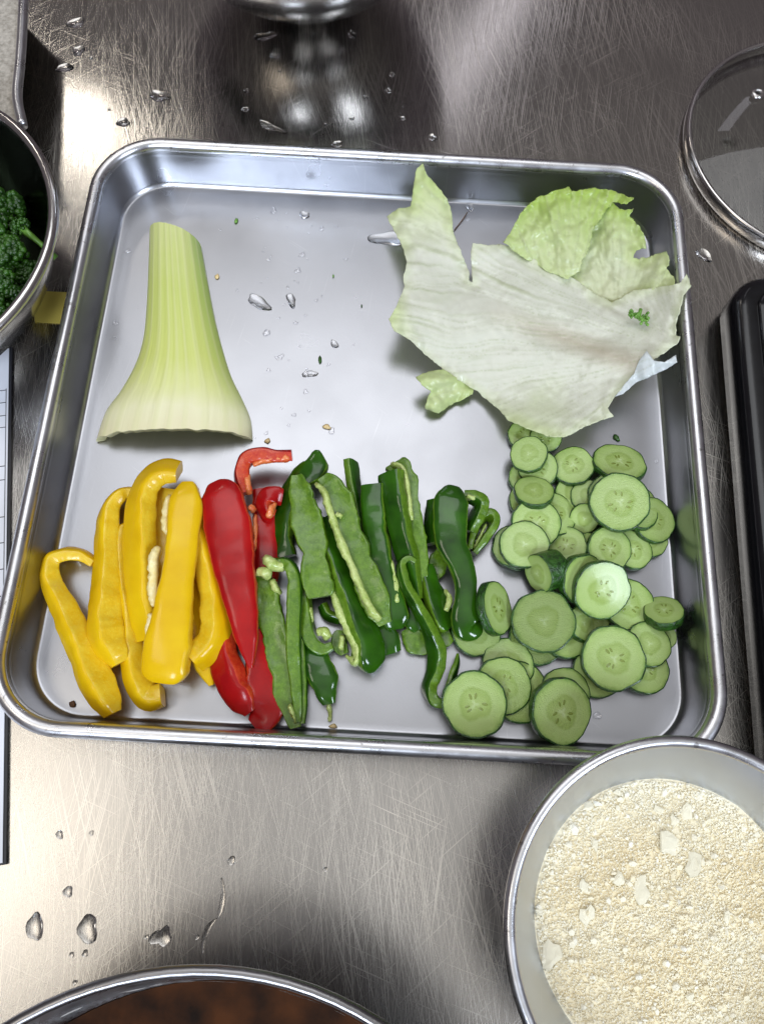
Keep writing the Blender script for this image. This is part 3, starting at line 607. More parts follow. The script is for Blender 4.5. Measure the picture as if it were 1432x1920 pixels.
def seedmesh():
    V = []; F = []; n = 10
    rings = []
    for k in range(5):
        a = math.radians(8 + 74 * k / 4)
        rings.append([(0.105 * math.cos(a) * math.cos(2 * math.pi * i / n), 0.050 * math.cos(a) * math.sin(2 * math.pi * i / n), 0.09 * math.sin(a) - 0.02) for i in range(n)])
    return mesh('seed', *loft(rings, False, True))
SEED = seedmesh(); SEED.materials.append(MAT['cseed'])
cn = [0]
def slice_(label, x, y, z, r, tilt=0, tdir=0, th=4.0, seeds=True, zoom=Z3):
    """tilt: degrees the face leans towards image direction tdir (0 right, 90 up)"""
    i = cn[0]; cn[0] += 1
    p = at(zoom(x, y), z)
    t = thing('cucumber_slice', label, 'cucumber slice', p, 'cucumber slices')
    r_ = r * 0.108e-3 * (CAM.z - p.z) / 0.40
    ax = Vector((-math.sin(math.radians(tdir)), math.cos(math.radians(tdir)), 0))
    rot = Matrix.Rotation(math.radians(tilt), 3, ax) @ Matrix.Rotation(random.uniform(0, 6.28), 3, 'Z')
    t.rotation_euler = rot.to_euler(); t.scale = (r_, r_, th * 1e-3)
    low = p.z - r_ * abs(math.sin(math.radians(tilt))) - th * 0.5e-3 * abs(math.cos(math.radians(tilt)))
    if low < ZF + 0.0001: t.location.z += ZF + 0.0001 - low
    fm, rm = VAR[i % 6]
    if 'glistening wet' in label: fm = fm.copy(); fm.materials[0] = MAT['cwet']
    obj('flesh', fm, None, t); obj('rind', rm, None, t)
    if seeds:
        rnd = random.Random(i)
        a0 = rnd.uniform(0, 6.28)
        for k in range(6):
            a = a0 + (k // 2) * 2.094 + (k % 2 - 0.5) * 0.62 + rnd.uniform(-.12, .12); rr = rnd.uniform(0.23, 0.33)
            s_ = obj('seed', SEED, None, t, (rr * math.cos(a), rr * math.sin(a), 0.49))
            s_.rotation_euler = (0, 0, a + rnd.uniform(-.3, .3)); q = rnd.uniform(1.0, 1.3); s_.scale = (q, q, 1)
S = slice_
S('cucumber slice peeking out under the lettuce tip', 560, 160, 3, 92, 8, 200)
S('dark-edged cucumber slice half under the lettuce, right of the peeking one', 668, 165, 5, 85, 15, 250)
S('left-hand buried slice in the upper cucumber column', 565, 375, 3, 92, 5, 180)
S('cucumber slice directly under the small topmost one', 628, 330, 7, 105, 14, 200)
S('small plain dark cucumber slice topmost in the upper left column', 582, 255, 14, 100, 16, 190, seeds=False)
S('deep left slice at the waist of the cucumber column', 580, 490, 3, 103, 4, 180)
S('oval cucumber slice with a dark smear at the column middle', 605, 450, 11, 104, 22, 100, seeds=False)
S('cucumber slice behind right of the column waist', 705, 565, 6, 122, 14, 20)
S('cucumber slice above the pale round one on the left', 615, 610, 10, 132, 8, 300)
S('pale end slice hidden at the far left of the pile', 510, 735, 3, 118, 6, 180)
S('round pale cucumber slice with plain centre at the pile left', 557, 722, 11, 126, 6, 200, seeds=False)
S('cucumber slice with seeds right of the upper column', 808, 315, 6, 112, 10, 150)
S('cucumber slice lying between column and big top slice', 800, 455, 3, 90, 3, 0, seeds=False)
S('greyish translucent slice left of the big upper slice', 885, 475, 5, 92, 5, 180, seeds=False)
S('shaded cucumber slice on edge below the greyish one', 865, 585, 5, 78, 24, 250, seeds=False)
S('angular cucumber slice at the top right of the pile', 1040, 310, 6, 140, 24, 90)
S('rim of a slice just behind the big upper slice', 1030, 485, 11, 148, 8, 160, seeds=False)
S('cucumber slice stepping out right of the big upper slice', 1120, 520, 8, 140, 16, 40)
S('far right cucumber slice touching the tray wall', 1215, 595, 6, 122, 10, 0)
S('lowest slice under the far right one', 1200, 695, 3, 95, 3, 0)
S('big seeded cucumber slice topmost in the upper right', 1047, 503, 17, 157, 8, 220)
S('cucumber slice with a bright cut edge in the pile middle', 775, 730, 6, 105, 18, 160)
S('small cucumber slice hidden left of the middle seeded one', 890, 740, 4, 80, 8, 0, seeds=False)
S('cucumber slice behind right of the middle seeded one', 1110, 750, 5, 105, 8, 20)
S('middle seeded cucumber slice with a wavy edge', 992, 745, 9, 117, 8, 330)
S('dark glossy cucumber end piece showing mostly skin', 665, 865, 8, 100, 68, 205, th=13, seeds=False)
S('large cucumber slice right of the bright tilted pair', 1090, 1030, 7, 132, 6, 330)
S('rear one of the two bright tilted slices', 850, 895, 13, 128, 34, 318, th=5, seeds=False)
S('front one of the two bright tilted slices, dark rind above', 955, 950, 18, 148, 25, 285, th=5)
S('slice under the glistening wet one at lower left', 625, 1190, 3, 143, 3, 220, seeds=False)
S('cucumber slice behind right of the glistening one', 765, 1185, 5, 118, 8, 10, seeds=False)
S('cucumber slice standing narrow behind the glistening stack', 850, 1130, 5, 90, 25, 10, seeds=False)
S('small translucent slice in the gap by the seeded front slice', 930, 1120, 3, 60, 4, 0, seeds=False)
S('glistening wet coarse cucumber slice on top of its stack', 655, 1115, 11, 157, 5, 230, seeds=False)
S('cucumber slice tilted against the right tray wall', 1275, 1075, 10, 98, 36, 110, th=5.5)
S('small slice under the tilted one by the wall', 1275, 1195, 3, 62, 4, 0, seeds=False)
S('cucumber slice behind the large seeded front right slice', 1195, 1235, 7, 112, 6, 40, seeds=False)
S('cucumber slice stepping out right of the large seeded one', 1170, 1360, 5, 125, 6, 10)
S('cucumber slice tucked under the left of the large seeded one', 930, 1380, 3, 122, 3, 200, seeds=False)
S('large seeded cucumber slice in front at the right', 1015, 1307, 12, 158, 5, 240)
S('flat cucumber slice under the boot-shaped pepper', 310, 1170, 3, 122, 3, 0, seeds=False)
S('cucumber slice standing on edge against the boot-shaped pepper', 402, 1050, 14, 136, 50, 5, th=5)
S('rearmost slice of the front left fan', 470, 1340, 3, 128, 6, 90, seeds=False)
S('right slice of the front left fan', 525, 1480, 4, 148, 8, 0, seeds=False)
S('middle slice of the front left fan', 445, 1448, 8, 140, 8, 330)
S('frontmost cucumber slice in the left fan, fully visible', 300, 1543, 12, 156, 5, 250)
S('slice hidden behind the frontmost right-hand slice', 765, 1480, 4, 118, 6, 60, seeds=False)
S('oval frontmost cucumber slice near the tray bottom edge', 742, 1580, 10, 156, 16, 330, th=5)

# ------------------------------------------------------------------ celery
def celery():
    left = [(362, 112), (356, 300), (346, 500), (330, 640), (292, 760), (222, 885), (150, 985), (104, 1122)]
    right = [(606, 180), (632, 320), (666, 500), (702, 650), (748, 800), (805, 920), (842, 1010), (853, 1112)]
    n = 60; mq = 96
    Lp = resample([at(Z5(*p), 1.0) for p in left], n); Rp = resample([at(Z5(*p), 1.0) for p in right], n)
    t = thing('celery_stalk', 'pale green ribbed celery stalk flaring to a creamy cut base', 'celery', ((Lp[30] + Rp[30]) / 2) * 1.0)
    t.location.z = ZF
    org = Vector(t.location)
    def pt(i, q, inner):
        s_ = i / (n - 1); Wd = (Rp[i] - Lp[i]).length
        h = 0.0135 + 0.003 * s_ ** 1.5; th = 0.0058 - 0.001 * s_
        lat = math.copysign(abs(q) ** (0.95), q)
        base = Lp[i].lerp(Rp[i], (lat + 1) / 2)
        arch = (1 - abs(q) ** 2.3) ** 0.62
        z = h * arch
        rid = 0.00015 * math.cos(q * math.pi * 9.5 + 1.3 * math.sin(q * 7) + 0.4 * math.sin(s_ * 5)) * (1 - 0.35 * s_) + 0.0002 * noise.noise(Vector((q * 30, s_ * 2, 3)))
        Tn = (Rp[i] - Lp[i]).normalized()
        if inner:
            return base.lerp((Lp[i] + Rp[i]) / 2, min(0.9, th * 1.0 / (Wd / 2)) * abs(q) ** 3) + Vector((0, 0, max(z - th * (0.35 + 0.65 * arch), 0.0002)))
        return base + Vector((0, 0, z + rid * arch))
    endw = [noise.noise(Vector((q * 0.15, 1, 0))) * 0.0016 for q in range(mq)]
    V = []; ribs = []; basev = []; side = []
    for i in range(n):
        for k in range(mq):
            q = -1 + 2 * k / (mq - 1); p = pt(i, q, False)
            if i == n - 1: p = p + Vector((0, endw[k], 0))
            V.append(p - org); s_ = i / (n - 1)
            ribs.append(0.5 + 0.5 * math.cos(q * math.pi * 9.5 + 1.3 * math.sin(q * 7) + 0.4 * math.sin(s_ * 5))); basev.append(s_); side.append(q)
    F = []
    for i in range(n - 1):
        for k in range(mq - 1): F.append((i * mq + k, i * mq + k + 1, (i + 1) * mq + k + 1, (i + 1) * mq + k))
    F = [f[::-1] for f in F]
    me = mesh('ribbed_skin', V, F); attr(me, 'rib', ribs); attr(me, 'along', basev); attr(me, 'side', side)
    m, tr, b, nn, L = nt('celery_skin')
    A = lambda nm: N(tr, 'ShaderNodeAttribute', attribute_name=nm).outputs['Fac']
    c = coord(tr); nz = noise_(tr, c, 60, 3)
    al = math_(tr, 'ADD', A('along'), math_(tr, 'MULTIPLY', math_(tr, 'SUBTRACT', nz, 0.5), 0.18))
    k1 = ramp(tr, al, [(0.0, (0.64, 0.69, 0.27)), (0.25, (0.60, 0.67, 0.18)), (0.55, (0.65, 0.70, 0.19)), (0.72, (0.74, 0.76, 0.31)), (0.88, (0.85, 0.82, 0.52)), (1.0, (0.82, 0.76, 0.48))])
    sd = ramp(tr, A('side'), [(0.0, 0.0), (0.55, 0.0), (0.85, 1.0)])
    k1 = mixc(tr, math_(tr, 'MULTIPLY', math_(tr, 'MULTIPLY', sd, math_(tr, 'SUBTRACT', 1.0, A('along'), True)), 0.55), k1, (0.28, 0.50, 0.05))
    rb = math_(tr, 'MULTIPLY', ramp(tr, A('rib'), [(0.55, 0.0), (0.95, 1.0)]), 0.35)
    k1 = mixc(tr, rb, k1, (0.74, 0.74, 0.38))
    L.new(k1, b.inputs['Base Color']); b.inputs['Roughness'].default_value = 0.42; b.inputs['Coat Weight'].default_value = 0.25; b.inputs['Coat Roughness'].default_value = 0.2
    mp = N(tr, 'ShaderNodeMapping'); mp.inputs['Scale'].default_value = (900, 60, 60); L.new(c, mp.inputs[0])
    bump(tr, b, noise_(tr, mp.outputs[0], 1.0, 2), 0.25, 0.0004)
    obj('ribbed_skin', me, glow(m, 0.12), t)
    V = []
    for i in range(n):
        for k in range(mq):
            q = -1 + 2 * k / (mq - 1); p = pt(i, q, True)
            if i == n - 1: p = p + Vector((0, endw[k] + 0.0008, 0))
            V.append(p - org)
    F2 = [f[::-1] for f in F]; o = len(V)
    for i in (0, n - 1):
        b0 = len(V)
        for k in range(mq):
            q = -1 + 2 * k / (mq - 1); p = pt(i, q, False)
            if i == n - 1: p = p + Vector((0, endw[k], 0))
            V.append(p - org)
        for k in range(mq - 1): F2.append((i * mq + k, i * mq + k + 1, b0 + k + 1, b0 + k))
    obj('cut_flesh', mesh('cut_flesh', V, F2, True), glow(flesh_mat('celery_flesh', (0.66, 0.64, 0.34), (0.76, 0.74, 0.46), 0.3), 0.35), t)
celery()

# ------------------------------------------------------------------ lettuce
def lettuce_mat(name, white, green, deep, tan=(0.62, 0.50, 0.34)):
    m = bpy.data.materials.new(name); m.use_nodes = True; t = m.node_tree; L = t.links
    b = t.nodes['Principled BSDF']; out = t.nodes['Material Output']
    A = lambda nm: N(t, 'ShaderNodeAttribute', attribute_name=nm).outputs['Fac']
    c = coord(t); nz = noise_(t, c, 55, 4)
    g = math_(t, 'ADD', A('green'), math_(t, 'MULTIPLY', math_(t, 'SUBTRACT', nz, 0.5), 0.32))
    col = ramp(t, g, [(0.05, white), (0.45, green), (0.95, deep)])
    col = mixc(t, math_(t, 'MULTIPLY', A('tan'), 0.55), col, tan)
    col = mixc(t, math_(t, 'MULTIPLY', A('vein'), 0.6), col, tuple(x * 0.72 for x in green))
    L.new(col, b.inputs['Base Color']); b.inputs['Roughness'].default_value = 0.34
    b.inputs['Coat Weight'].default_value = 0.45; b.inputs['Coat Roughness'].default_value = 0.12
    bump(t, b, math_(t, 'ADD', noise_(t, c, 260, 4), math_(t, 'MULTIPLY', noise_(t, c, 1100, 2), 0.6)), 0.16, 0.0006)
    tr = N(t, 'ShaderNodeBsdfTranslucent'); L.new(col, tr.inputs[0])
    mx = N(t, 'ShaderNodeMixShader'); mx.inputs[0].default_value = 0.36
    L.new(b.outputs[0], mx.inputs[1]); L.new(tr.outputs[0], mx.inputs[2]); L.new(mx.outputs[0], out.inputs[0])
    return m
MAT['lettuce'] = lettuce_mat('lettuce_leaf', (0.88, 0.88, 0.76), (0.75, 0.82, 0.46), (0.52, 0.69, 0.14))
def rbf(ctrl):
    P = np.array([[c[0], c[1]] for c in ctrl], float) / 500; z = np.array([c[2] for c in ctrl], float)
    d = np.linalg.norm(P[:, None] - P[None], axis=2); n = len(P)
    K = np.sqrt(d * d + 0.02); A = np.zeros((n + 3, n + 3)); A[:n, :n] = K + 0.0 * np.eye(n); A[:n, n] = 1; A[:n, n + 1:] = P; A[n, :n] = 1; A[n + 1:, :n] = P.T
    s_ = np.linalg.solve(A, np.r_[z, 0, 0, 0])
    def f(x, y):
        q = np.array([x, y]) / 500; k = np.sqrt(((P - q) ** 2).sum(1) + 0.02)
        return float(k @ s_[:n] + s_[n] + s_[n + 1:] @ q)
    return f
FOLD = 0.8
def leaf_part(name, outline, ctrl, org, parent, mat, step=6.5, jag=3.5, vc=(1330, 830), nv=46, crinkle=0.55, greenf=None, tanf=None, seed=0, ridge=0.28, minz=1.0, zoom=Z4):
    rnd = random.Random(seed); pts = []
    m = len(outline)
    for i in range(m):
        a = Vector(outline[i]); b = Vector(outline[(i + 1) % m]); k = max(1, int((b - a).length / step)); nrm = Vector((b.y - a.y, a.x - b.x)).normalized()
        for j in range(k):
            p = a.lerp(b, j / k); w_ = noise.noise(Vector((p.x * 0.05, p.y * 0.05, seed))) * jag + noise.noise(Vector((p.x * 0.16, p.y * 0.16, seed + 5))) * jag * 0.5
            if j == 0: w_ *= 0.3
            pts.append(p + nrm * w_)
    nb = len(pts); V2 = list(pts); xs = [p.x for p in pts]; ys = [p.y for p in pts]
    y = min(ys); r_ = 0
    while y < max(ys):
        x = min(xs) + (step / 2 if r_ % 2 else 0)
        while x < max(xs):
            V2.append(Vector((x + rnd.uniform(-2, 2), y + rnd.uniform(-2, 2)))); x += step
        y += step * 0.87; r_ += 1
    res = delaunay_2d_cdt([Vector((v.x, v.y)) for v in V2], [(i, (i + 1) % nb) for i in range(nb)], [list(range(nb))], 1, 1e-4)
    vs, fs = res[0], res[2]
    used = sorted({i for f in fs for i in f}); mp = {o: i for i, o in enumerate(used)}
    fz = rbf(ctrl); V = []; ve = []; gr = []; ta = []
    bx = np.array([[p.x, p.y] for p in pts])
    for i in used:
        x, y = vs[i].x, vs[i].y
        dx, dy = x - vc[0], y - vc[1]; rho = math.hypot(dx, dy); ph = math.atan2(dy, dx)
        ph += 0.05 * noise.noise(Vector((x * 0.004, y * 0.004, seed + 2))) + 0.008 * noise.noise(Vector((x * 0.02, y * 0.02, seed + 3)))
        ph += 0.035 * noise.noise(Vector((ph * 14, 0, seed + 31))) + 0.012 * noise.noise(Vector((ph * 55, rho * 0.002, seed + 33)))
        lev = 1 if rho < 420 else 2
        strong = 0.35 + 0.9 * max(0, noise.noise(Vector((ph * 25, rho * 0.004, seed + 35))) + 0.3)
        fr = abs((ph * nv / 3.14 * lev) % 1 - 0.5) * 2; v = max(0, 1 - fr / (0.5 if lev == 1 else 0.6)) ** 2.5
        fr2 = abs((ph * nv * 2.3 / 3.14 + 0.02 * rho / 10) % 1 - 0.5) * 2; v2 = max(0, 1 - fr2 / 0.6) ** 2 * 0.45
        v = min(1, max(v, v2) * strong) * min(1, rho / 120)
        z = fz(x, y)
        z += crinkle * noise.noise(Vector((x * 0.012, y * 0.012, seed))) * 1.6 + crinkle * 0.6 * noise.noise(Vector((x * 0.035, y * 0.035, seed + 7)))
        ed = math.sqrt(((bx - [x, y]) ** 2).sum(1).min()); e = max(0, 1 - ed / 60)
        z += e * 2.4 * noise.noise(Vector((x * 0.022, y * 0.022, seed + 11)))
        z += ridge * v + FOLD * math.sin(ph * 11 + 2.5 * noise.noise(Vector((x * 0.004, y * 0.004, seed + 21)))) * min(1, rho / 350)
        p = at(zoom(x, y), max(minz, z)); V.append(p - org); ve.append(v)
        gr.append(max(0, min(1, greenf(x, y, e)))); ta.append(max(0, min(1, tanf(x, y))) if tanf else 0)
    F = [tuple(mp[i] for i in f) for f in fs]
    me = mesh(name, V, F)
    # face up
    if sum(p.normal.z for p in me.polygons) < 0: me.flip_normals()
    attr(me, 'vein', ve); attr(me, 'green', gr); attr(me, 'tan', ta)
    o = obj(name, me, mat, parent)
    md = o.modifiers.new('thickness', 'SOLIDIFY'); md.thickness = 0.0005; md.offset = 0
    return o
def lettuce():
    c0 = at(Z4(700, 700), 0); t = thing('lettuce_leaf', 'torn pale lettuce leaf spread over the upper right of the tray', 'lettuce', c0); org = Vector(c0)
    main = [(232, 38), (250, 85), (290, 130), (330, 180), (352, 225), (358, 270), (362, 330), (385, 390), (405, 440), (430, 500), (428, 535), (445, 545), (440, 470), (437, 420), (445, 378), (480, 380), (510, 388), (560, 382), (610, 395), (700, 440), (790, 490), (880, 530), (960, 590), (1040, 630), (1110, 590), (1130, 578), (1200, 570), (1300, 555), (1330, 545), (1355, 508), (1375, 560), (1342, 600), (1335, 640), (1310, 720), (1310, 770), (1328, 775), (1320, 800), (1270, 840), (1205, 880), (1130, 950), (1050, 1030), (1020, 1080), (1045, 1116), (985, 1135), (920, 1160), (860, 1195), (830, 1205), (760, 1200), (690, 1172), (600, 1135), (560, 1090), (500, 1040), (460, 1005), (380, 960), (320, 915), (240, 850), (180, 790), (110, 750), (88, 700), (120, 650), (155, 560), (150, 520), (165, 460), (150, 400), (115, 330), (80, 265), (130, 230), (180, 222), (195, 130), (205, 65)]
    ctrl = [(232, 38, 29), (270, 150, 24), (80, 265, 15), (200, 350, 18), (350, 330, 17), (430, 520, 12), (300, 560, 17), (100, 700, 24), (250, 840, 15), (400, 700, 17), (600, 650, 16), (450, 390, 17), (560, 400, 14), (800, 520, 12), (960, 620, 12), (700, 820, 14), (900, 820, 15), (1100, 800, 20), (1300, 800, 29), (1200, 700, 20), (1180, 620, 19), (1330, 570, 34), (1370, 550, 36), (1320, 700, 30), (500, 1040, 6), (600, 1000, 10), (760, 1010, 12), (800, 1190, 20), (650, 1150, 17), (1000, 1080, 20), (1050, 1030, 22)]
    leaf_part('leaf_blade', main, ctrl, org, t, MAT['lettuce'], greenf=lambda x, y, e: 0.0 + 0.2 * e + 0.55 * max(0, 1 - math.hypot(x - 240, y - 130) / 330) + 0.35 * max(0, 1 - math.hypot(x - 110, y - 690) / 120) + 0.25 * max(0, 1 - math.hypot(x - 700, y - 1150) / 260),
              tanf=lambda x, y: 0.9 * max(0, 1 - abs((y - 700) - (x - 600) * 0.36) / 75) * max(0, min(1, (x - 450) / 350)), seed=1)
    lobeB = [(860, 520), (880, 440), (900, 330), (960, 220), (1035, 195), (1070, 235), (1130, 229), (1112, 262), (1150, 300), (1176, 350), (1182, 402), (1140, 410), (1128, 440), (1180, 442), (1205, 430), (1270, 413), (1285, 450), (1270, 482), (1302, 520), (1305, 555), (1200, 600), (1110, 650), (1050, 680), (960, 660), (870, 580)]
    leaf_part('inner_lobe', lobeB, [(1035, 195, 22), (1130, 235, 24), (1180, 400, 19), (1285, 430, 24), (1300, 540, 28), (1100, 640, 12), (960, 640, 8), (870, 500, 9), (950, 400, 14), (1100, 400, 18), (1150, 520, 17)], org, t, MAT['lettuce'], vc=(1060, 760), nv=26, jag=8,
              greenf=lambda x, y, e: 0.32 + 0.5 * max(0, 1 - (y - 180) / 260) + 0.25 * e, tanf=lambda x, y: 0.35 * max(0, 1 - math.hypot(x - 1020, y - 620) / 170), seed=2, ridge=0.7, crinkle=1.8)
    lobeA = [(575, 372), (600, 340), (630, 285), (665, 228), (720, 182), (800, 152), (856, 138), (866, 158), (960, 142), (1040, 153), (1095, 176), (1132, 184), (1098, 212), (1040, 203), (1000, 255), (952, 330), (945, 385), (918, 440), (900, 500), (850, 530), (780, 505), (700, 460), (620, 412)]
    leaf_part('green_lobe', lobeA, [(575, 372, 17), (665, 228, 24), (800, 152, 27), (960, 142, 27), (1120, 185, 28), (1000, 255, 25), (945, 385, 22), (880, 510, 15), (700, 460, 14), (760, 330, 22), (860, 280, 25), (850, 430, 19)], org, t, MAT['lettuce'], vc=(820, 700), nv=24, jag=6,
              greenf=lambda x, y, e: 0.38 + 0.55 * max(0, 1 - (y - 140) / 330) + 0.12 * e, seed=3, ridge=0.8, crinkle=1.8)
    fold = [(1185, 836), (1215, 878), (1262, 884), (1310, 853), (1316, 885), (1272, 912), (1200, 946), (1140, 972), (1085, 1020), (1050, 1032), (1090, 980), (1130, 935), (1152, 880)]
    leaf_part('folded_edge', fold, [(1185, 836, 32), (1310, 860, 33), (1262, 895, 29), (1140, 965, 24), (1050, 1030, 23.5), (1130, 930, 25.5), (1200, 900, 31)], org, t, lettuce_mat('lettuce_underside', (0.80, 0.84, 0.84), (0.74, 0.80, 0.66), (0.5, 0.6, 0.3)), vc=(1330, 830), nv=16, jag=2,
              greenf=lambda x, y, e: 0.02, seed=4, ridge=0.3, crinkle=0.6, step=7)
    tip = [(203, 948), (255, 925), (318, 916), (372, 948), (452, 985), (442, 1022), (392, 1050), (345, 1068), (300, 1102), (243, 1082), (252, 1040), (268, 1008), (232, 985)]
    leaf_part('crumpled_tip', tip, [(203, 948, 14), (320, 918, 13), (452, 985, 8), (300, 1102, 3), (243, 1082, 5), (268, 1008, 14), (330, 1000, 10), (390, 1040, 4)], org, t, MAT['lettuce'], vc=(430, 960), nv=10, jag=4,
              greenf=lambda x, y, e: 0.42 + 0.2 * e, seed=5, ridge=0.7, crinkle=2.6, step=7)
lettuce()

# ------------------------------------------------------------------ crumbs
def ico():
    p = (1 + 5 ** .5) / 2
    v = np.array([(-1, p, 0), (1, p, 0), (-1, -p, 0), (1, -p, 0), (0, -1, p), (0, 1, p), (0, -1, -p), (0, 1, -p), (p, 0, -1), (p, 0, 1), (-p, 0, -1), (-p, 0, 1)], float)
    v /= np.linalg.norm(v[0])
    f = np.array([(0, 11, 5), (0, 5, 1), (0, 1, 7), (0, 7, 10), (0, 10, 11), (1, 5, 9), (5, 11, 4), (11, 10, 2), (10, 7, 6), (7, 1, 8), (3, 9, 4), (3, 4, 2), (3, 2, 6), (3, 6, 8), (3, 8, 9), (4, 9, 5), (2, 4, 11), (6, 2, 10), (8, 6, 7), (9, 8, 1)])
    return v, f
IV, IF = ico()
def crumb_z(x, y):
    return 0.0318 + 0.003 * math.cos(min(1, math.hypot(x, y) / 0.06) * 1.5) + 0.0018 * noise.noise(Vector((x * 45, y * 45, 0))) + 0.0008 * noise.noise(Vector((x * 160, y * 160, 2)))
def crumb_mat():
    m, t, b, nn, L = nt('crumbs')
    a = N(t, 'ShaderNodeAttribute', attribute_name='tone').outputs['Fac']; c = coord(t)
    n1 = noise_(t, c, 30, 3)
    k = mixc(t, ramp(t, n1, [(0.35, 0.0), (0.65, 1.0)]), (0.82, 0.71, 0.46), (0.85, 0.78, 0.58))
    k = mixc(t, a, k, (0.88, 0.84, 0.70)); L.new(k, b.inputs['Base Color']); b.inputs['Roughness'].default_value = 0.6
    bump(t, b, noise_(t, c, 1500, 2), 0.4, 0.0004); return m
MAT['crumb'] = crumb_mat()
def crumbs():
    n = 22000; rr = np.random.rand(n) ** 0.5 * 0.0592; aa = np.random.rand(n) * 2 * np.pi
    X = rr * np.cos(aa); Yv = rr * np.sin(aa); Z = np.array([crumb_z(x, y) for x, y in zip(X, Yv)])
    sz = 0.00027 + 0.00026 * np.random.rand(n) ** 2.2 + 0.0013 * np.random.rand(n) ** 2 * (np.random.rand(n) > 0.965)
    sz += np.where((rr > 0.054) & (Yv > -0.02), 0.00025 * np.random.rand(n), 0)
    jit = 1 + 0.5 * (np.random.rand(n, 12, 1) - 0.5)
    st = 1 + 0.7 * (np.random.rand(n, 1, 3) - 0.5)
    V = IV[None] * jit * st * sz[:, None, None] + np.stack([X, Yv, Z + sz * 0.1], 1)[:, None, :]
    F = (IF[None] + (np.arange(n) * 12)[:, None, None]).reshape(-1, 3)
    tone = np.repeat(np.random.rand(n) ** 1.5, 12)
    # bed underneath
    nr, na = 40, 96; bv = []
    for i in range(nr):
        for k in range(na):
            r = 0.0605 * i / (nr - 1) + 1e-5; a = 2 * math.pi * k / na; x, y = r * math.cos(a), r * math.sin(a); bv.append((x, y, crumb_z(x, y) - 0.0004))
    o = n * 12; bf = [(o + i * na + k, o + i * na + (k + 1) % na, o + (i + 1) * na + (k + 1) % na, o + (i + 1) * na + k) for i in range(nr - 1) for k in range(na)]
    Vl = V.reshape(-1, 3).tolist() + bv; Fl = F.tolist() + bf
    me = mesh('crumbs', Vl, Fl, False); attr(me, 'tone', np.r_[tone, np.zeros(len(bv))])
    o = obj('cream_crumbs', me, MAT['crumb'], None, (BCX, BCY, 0)); o['kind'] = 'stuff'; tag(o, 'cream coloured coarse crumbs heaped in the aluminium bowl', 'crumbs')
    MAT['flake'] = plain('flake', (0.76, 0.70, 0.52), 0.5, 0.05, 200, 0.2)
    ZC = lambda x, y: (900 + x / 2.692, 1360 + y / 2.692)
    fl = [(955, 595, 55, 62, 'large upright pale flake near the top of the crumbs'), (1080, 700, 52, 60, 'large pale flake right of the upright one'), (810, 830, 40, 65, 'wedge-shaped pale flake in the middle of the crumbs'), (700, 770, 34, 32, 'small rounded flake left of the wedge-shaped one'), (525, 815, 28, 34, 'small flake in the left half of the crumbs'), (540, 960, 36, 50, 'triangular flake left of centre in the crumbs'), (355, 1150, 55, 75, 'broad flake near the left wall of the crumb bowl'), (1035, 440, 42, 50, 'pale flake at the upper right of the crumbs'), (905, 430, 32, 25, 'flake at the top edge of the crumbs'), (980, 480, 30, 28, 'small flake below the top edge flakes'), (545, 405, 30, 22, 'whitish lump at the upper left crumb edge'), (690, 340, 24, 18, 'whitish lump at the top crumb edge'), (310, 935, 35, 28, 'faint flake close to the left crumb edge'), (1060, 1370, 24, 24, 'small pale lump in the lower crumbs'), (580, 600, 22, 30, 'small upright flake in the upper left crumbs'), (330, 625, 16, 20, 'tiny lump at the left crumb edge'), (1240, 970, 22, 36, 'thin flake at the right of the crumbs')]
    for i, (x, y, a, b, lab) in enumerate(fl):
        rnd = random.Random(i); p = un(*ZC(x, y), 0.0345); zc = crumb_z(p.x - BCX, p.y - BCY)
        p = un(*ZC(x, y), zc + 0.0006); n_ = 9; top = []; bot = []
        for k in range(n_):
            an = 2 * math.pi * k / n_; q = rnd.uniform(0.5, 1.1); top.append((a * 0.095e-3 * q * math.cos(an), b * 0.105e-3 * q * math.sin(an), 0.0002 + rnd.uniform(-.0002, .0002))); bot.append((top[-1][0] * 1.05, top[-1][1] * 1.05, -0.0007))
        mid = [(v[0] * 0.6, v[1] * 0.6, 0.0004 + rnd.uniform(-.0002, .0003)) for v in top]
        V, F = loft([bot, top, mid], True, True)
        o = obj('crumb_flake', mesh('crumb_flake', V, F, False), MAT['flake'], None, p); o.rotation_euler = (rnd.uniform(-.25, .25), rnd.uniform(-.25, .25), rnd.uniform(-.3, .3)); tag(o, lab, 'flake', 'flakes in the crumbs')
crumbs()

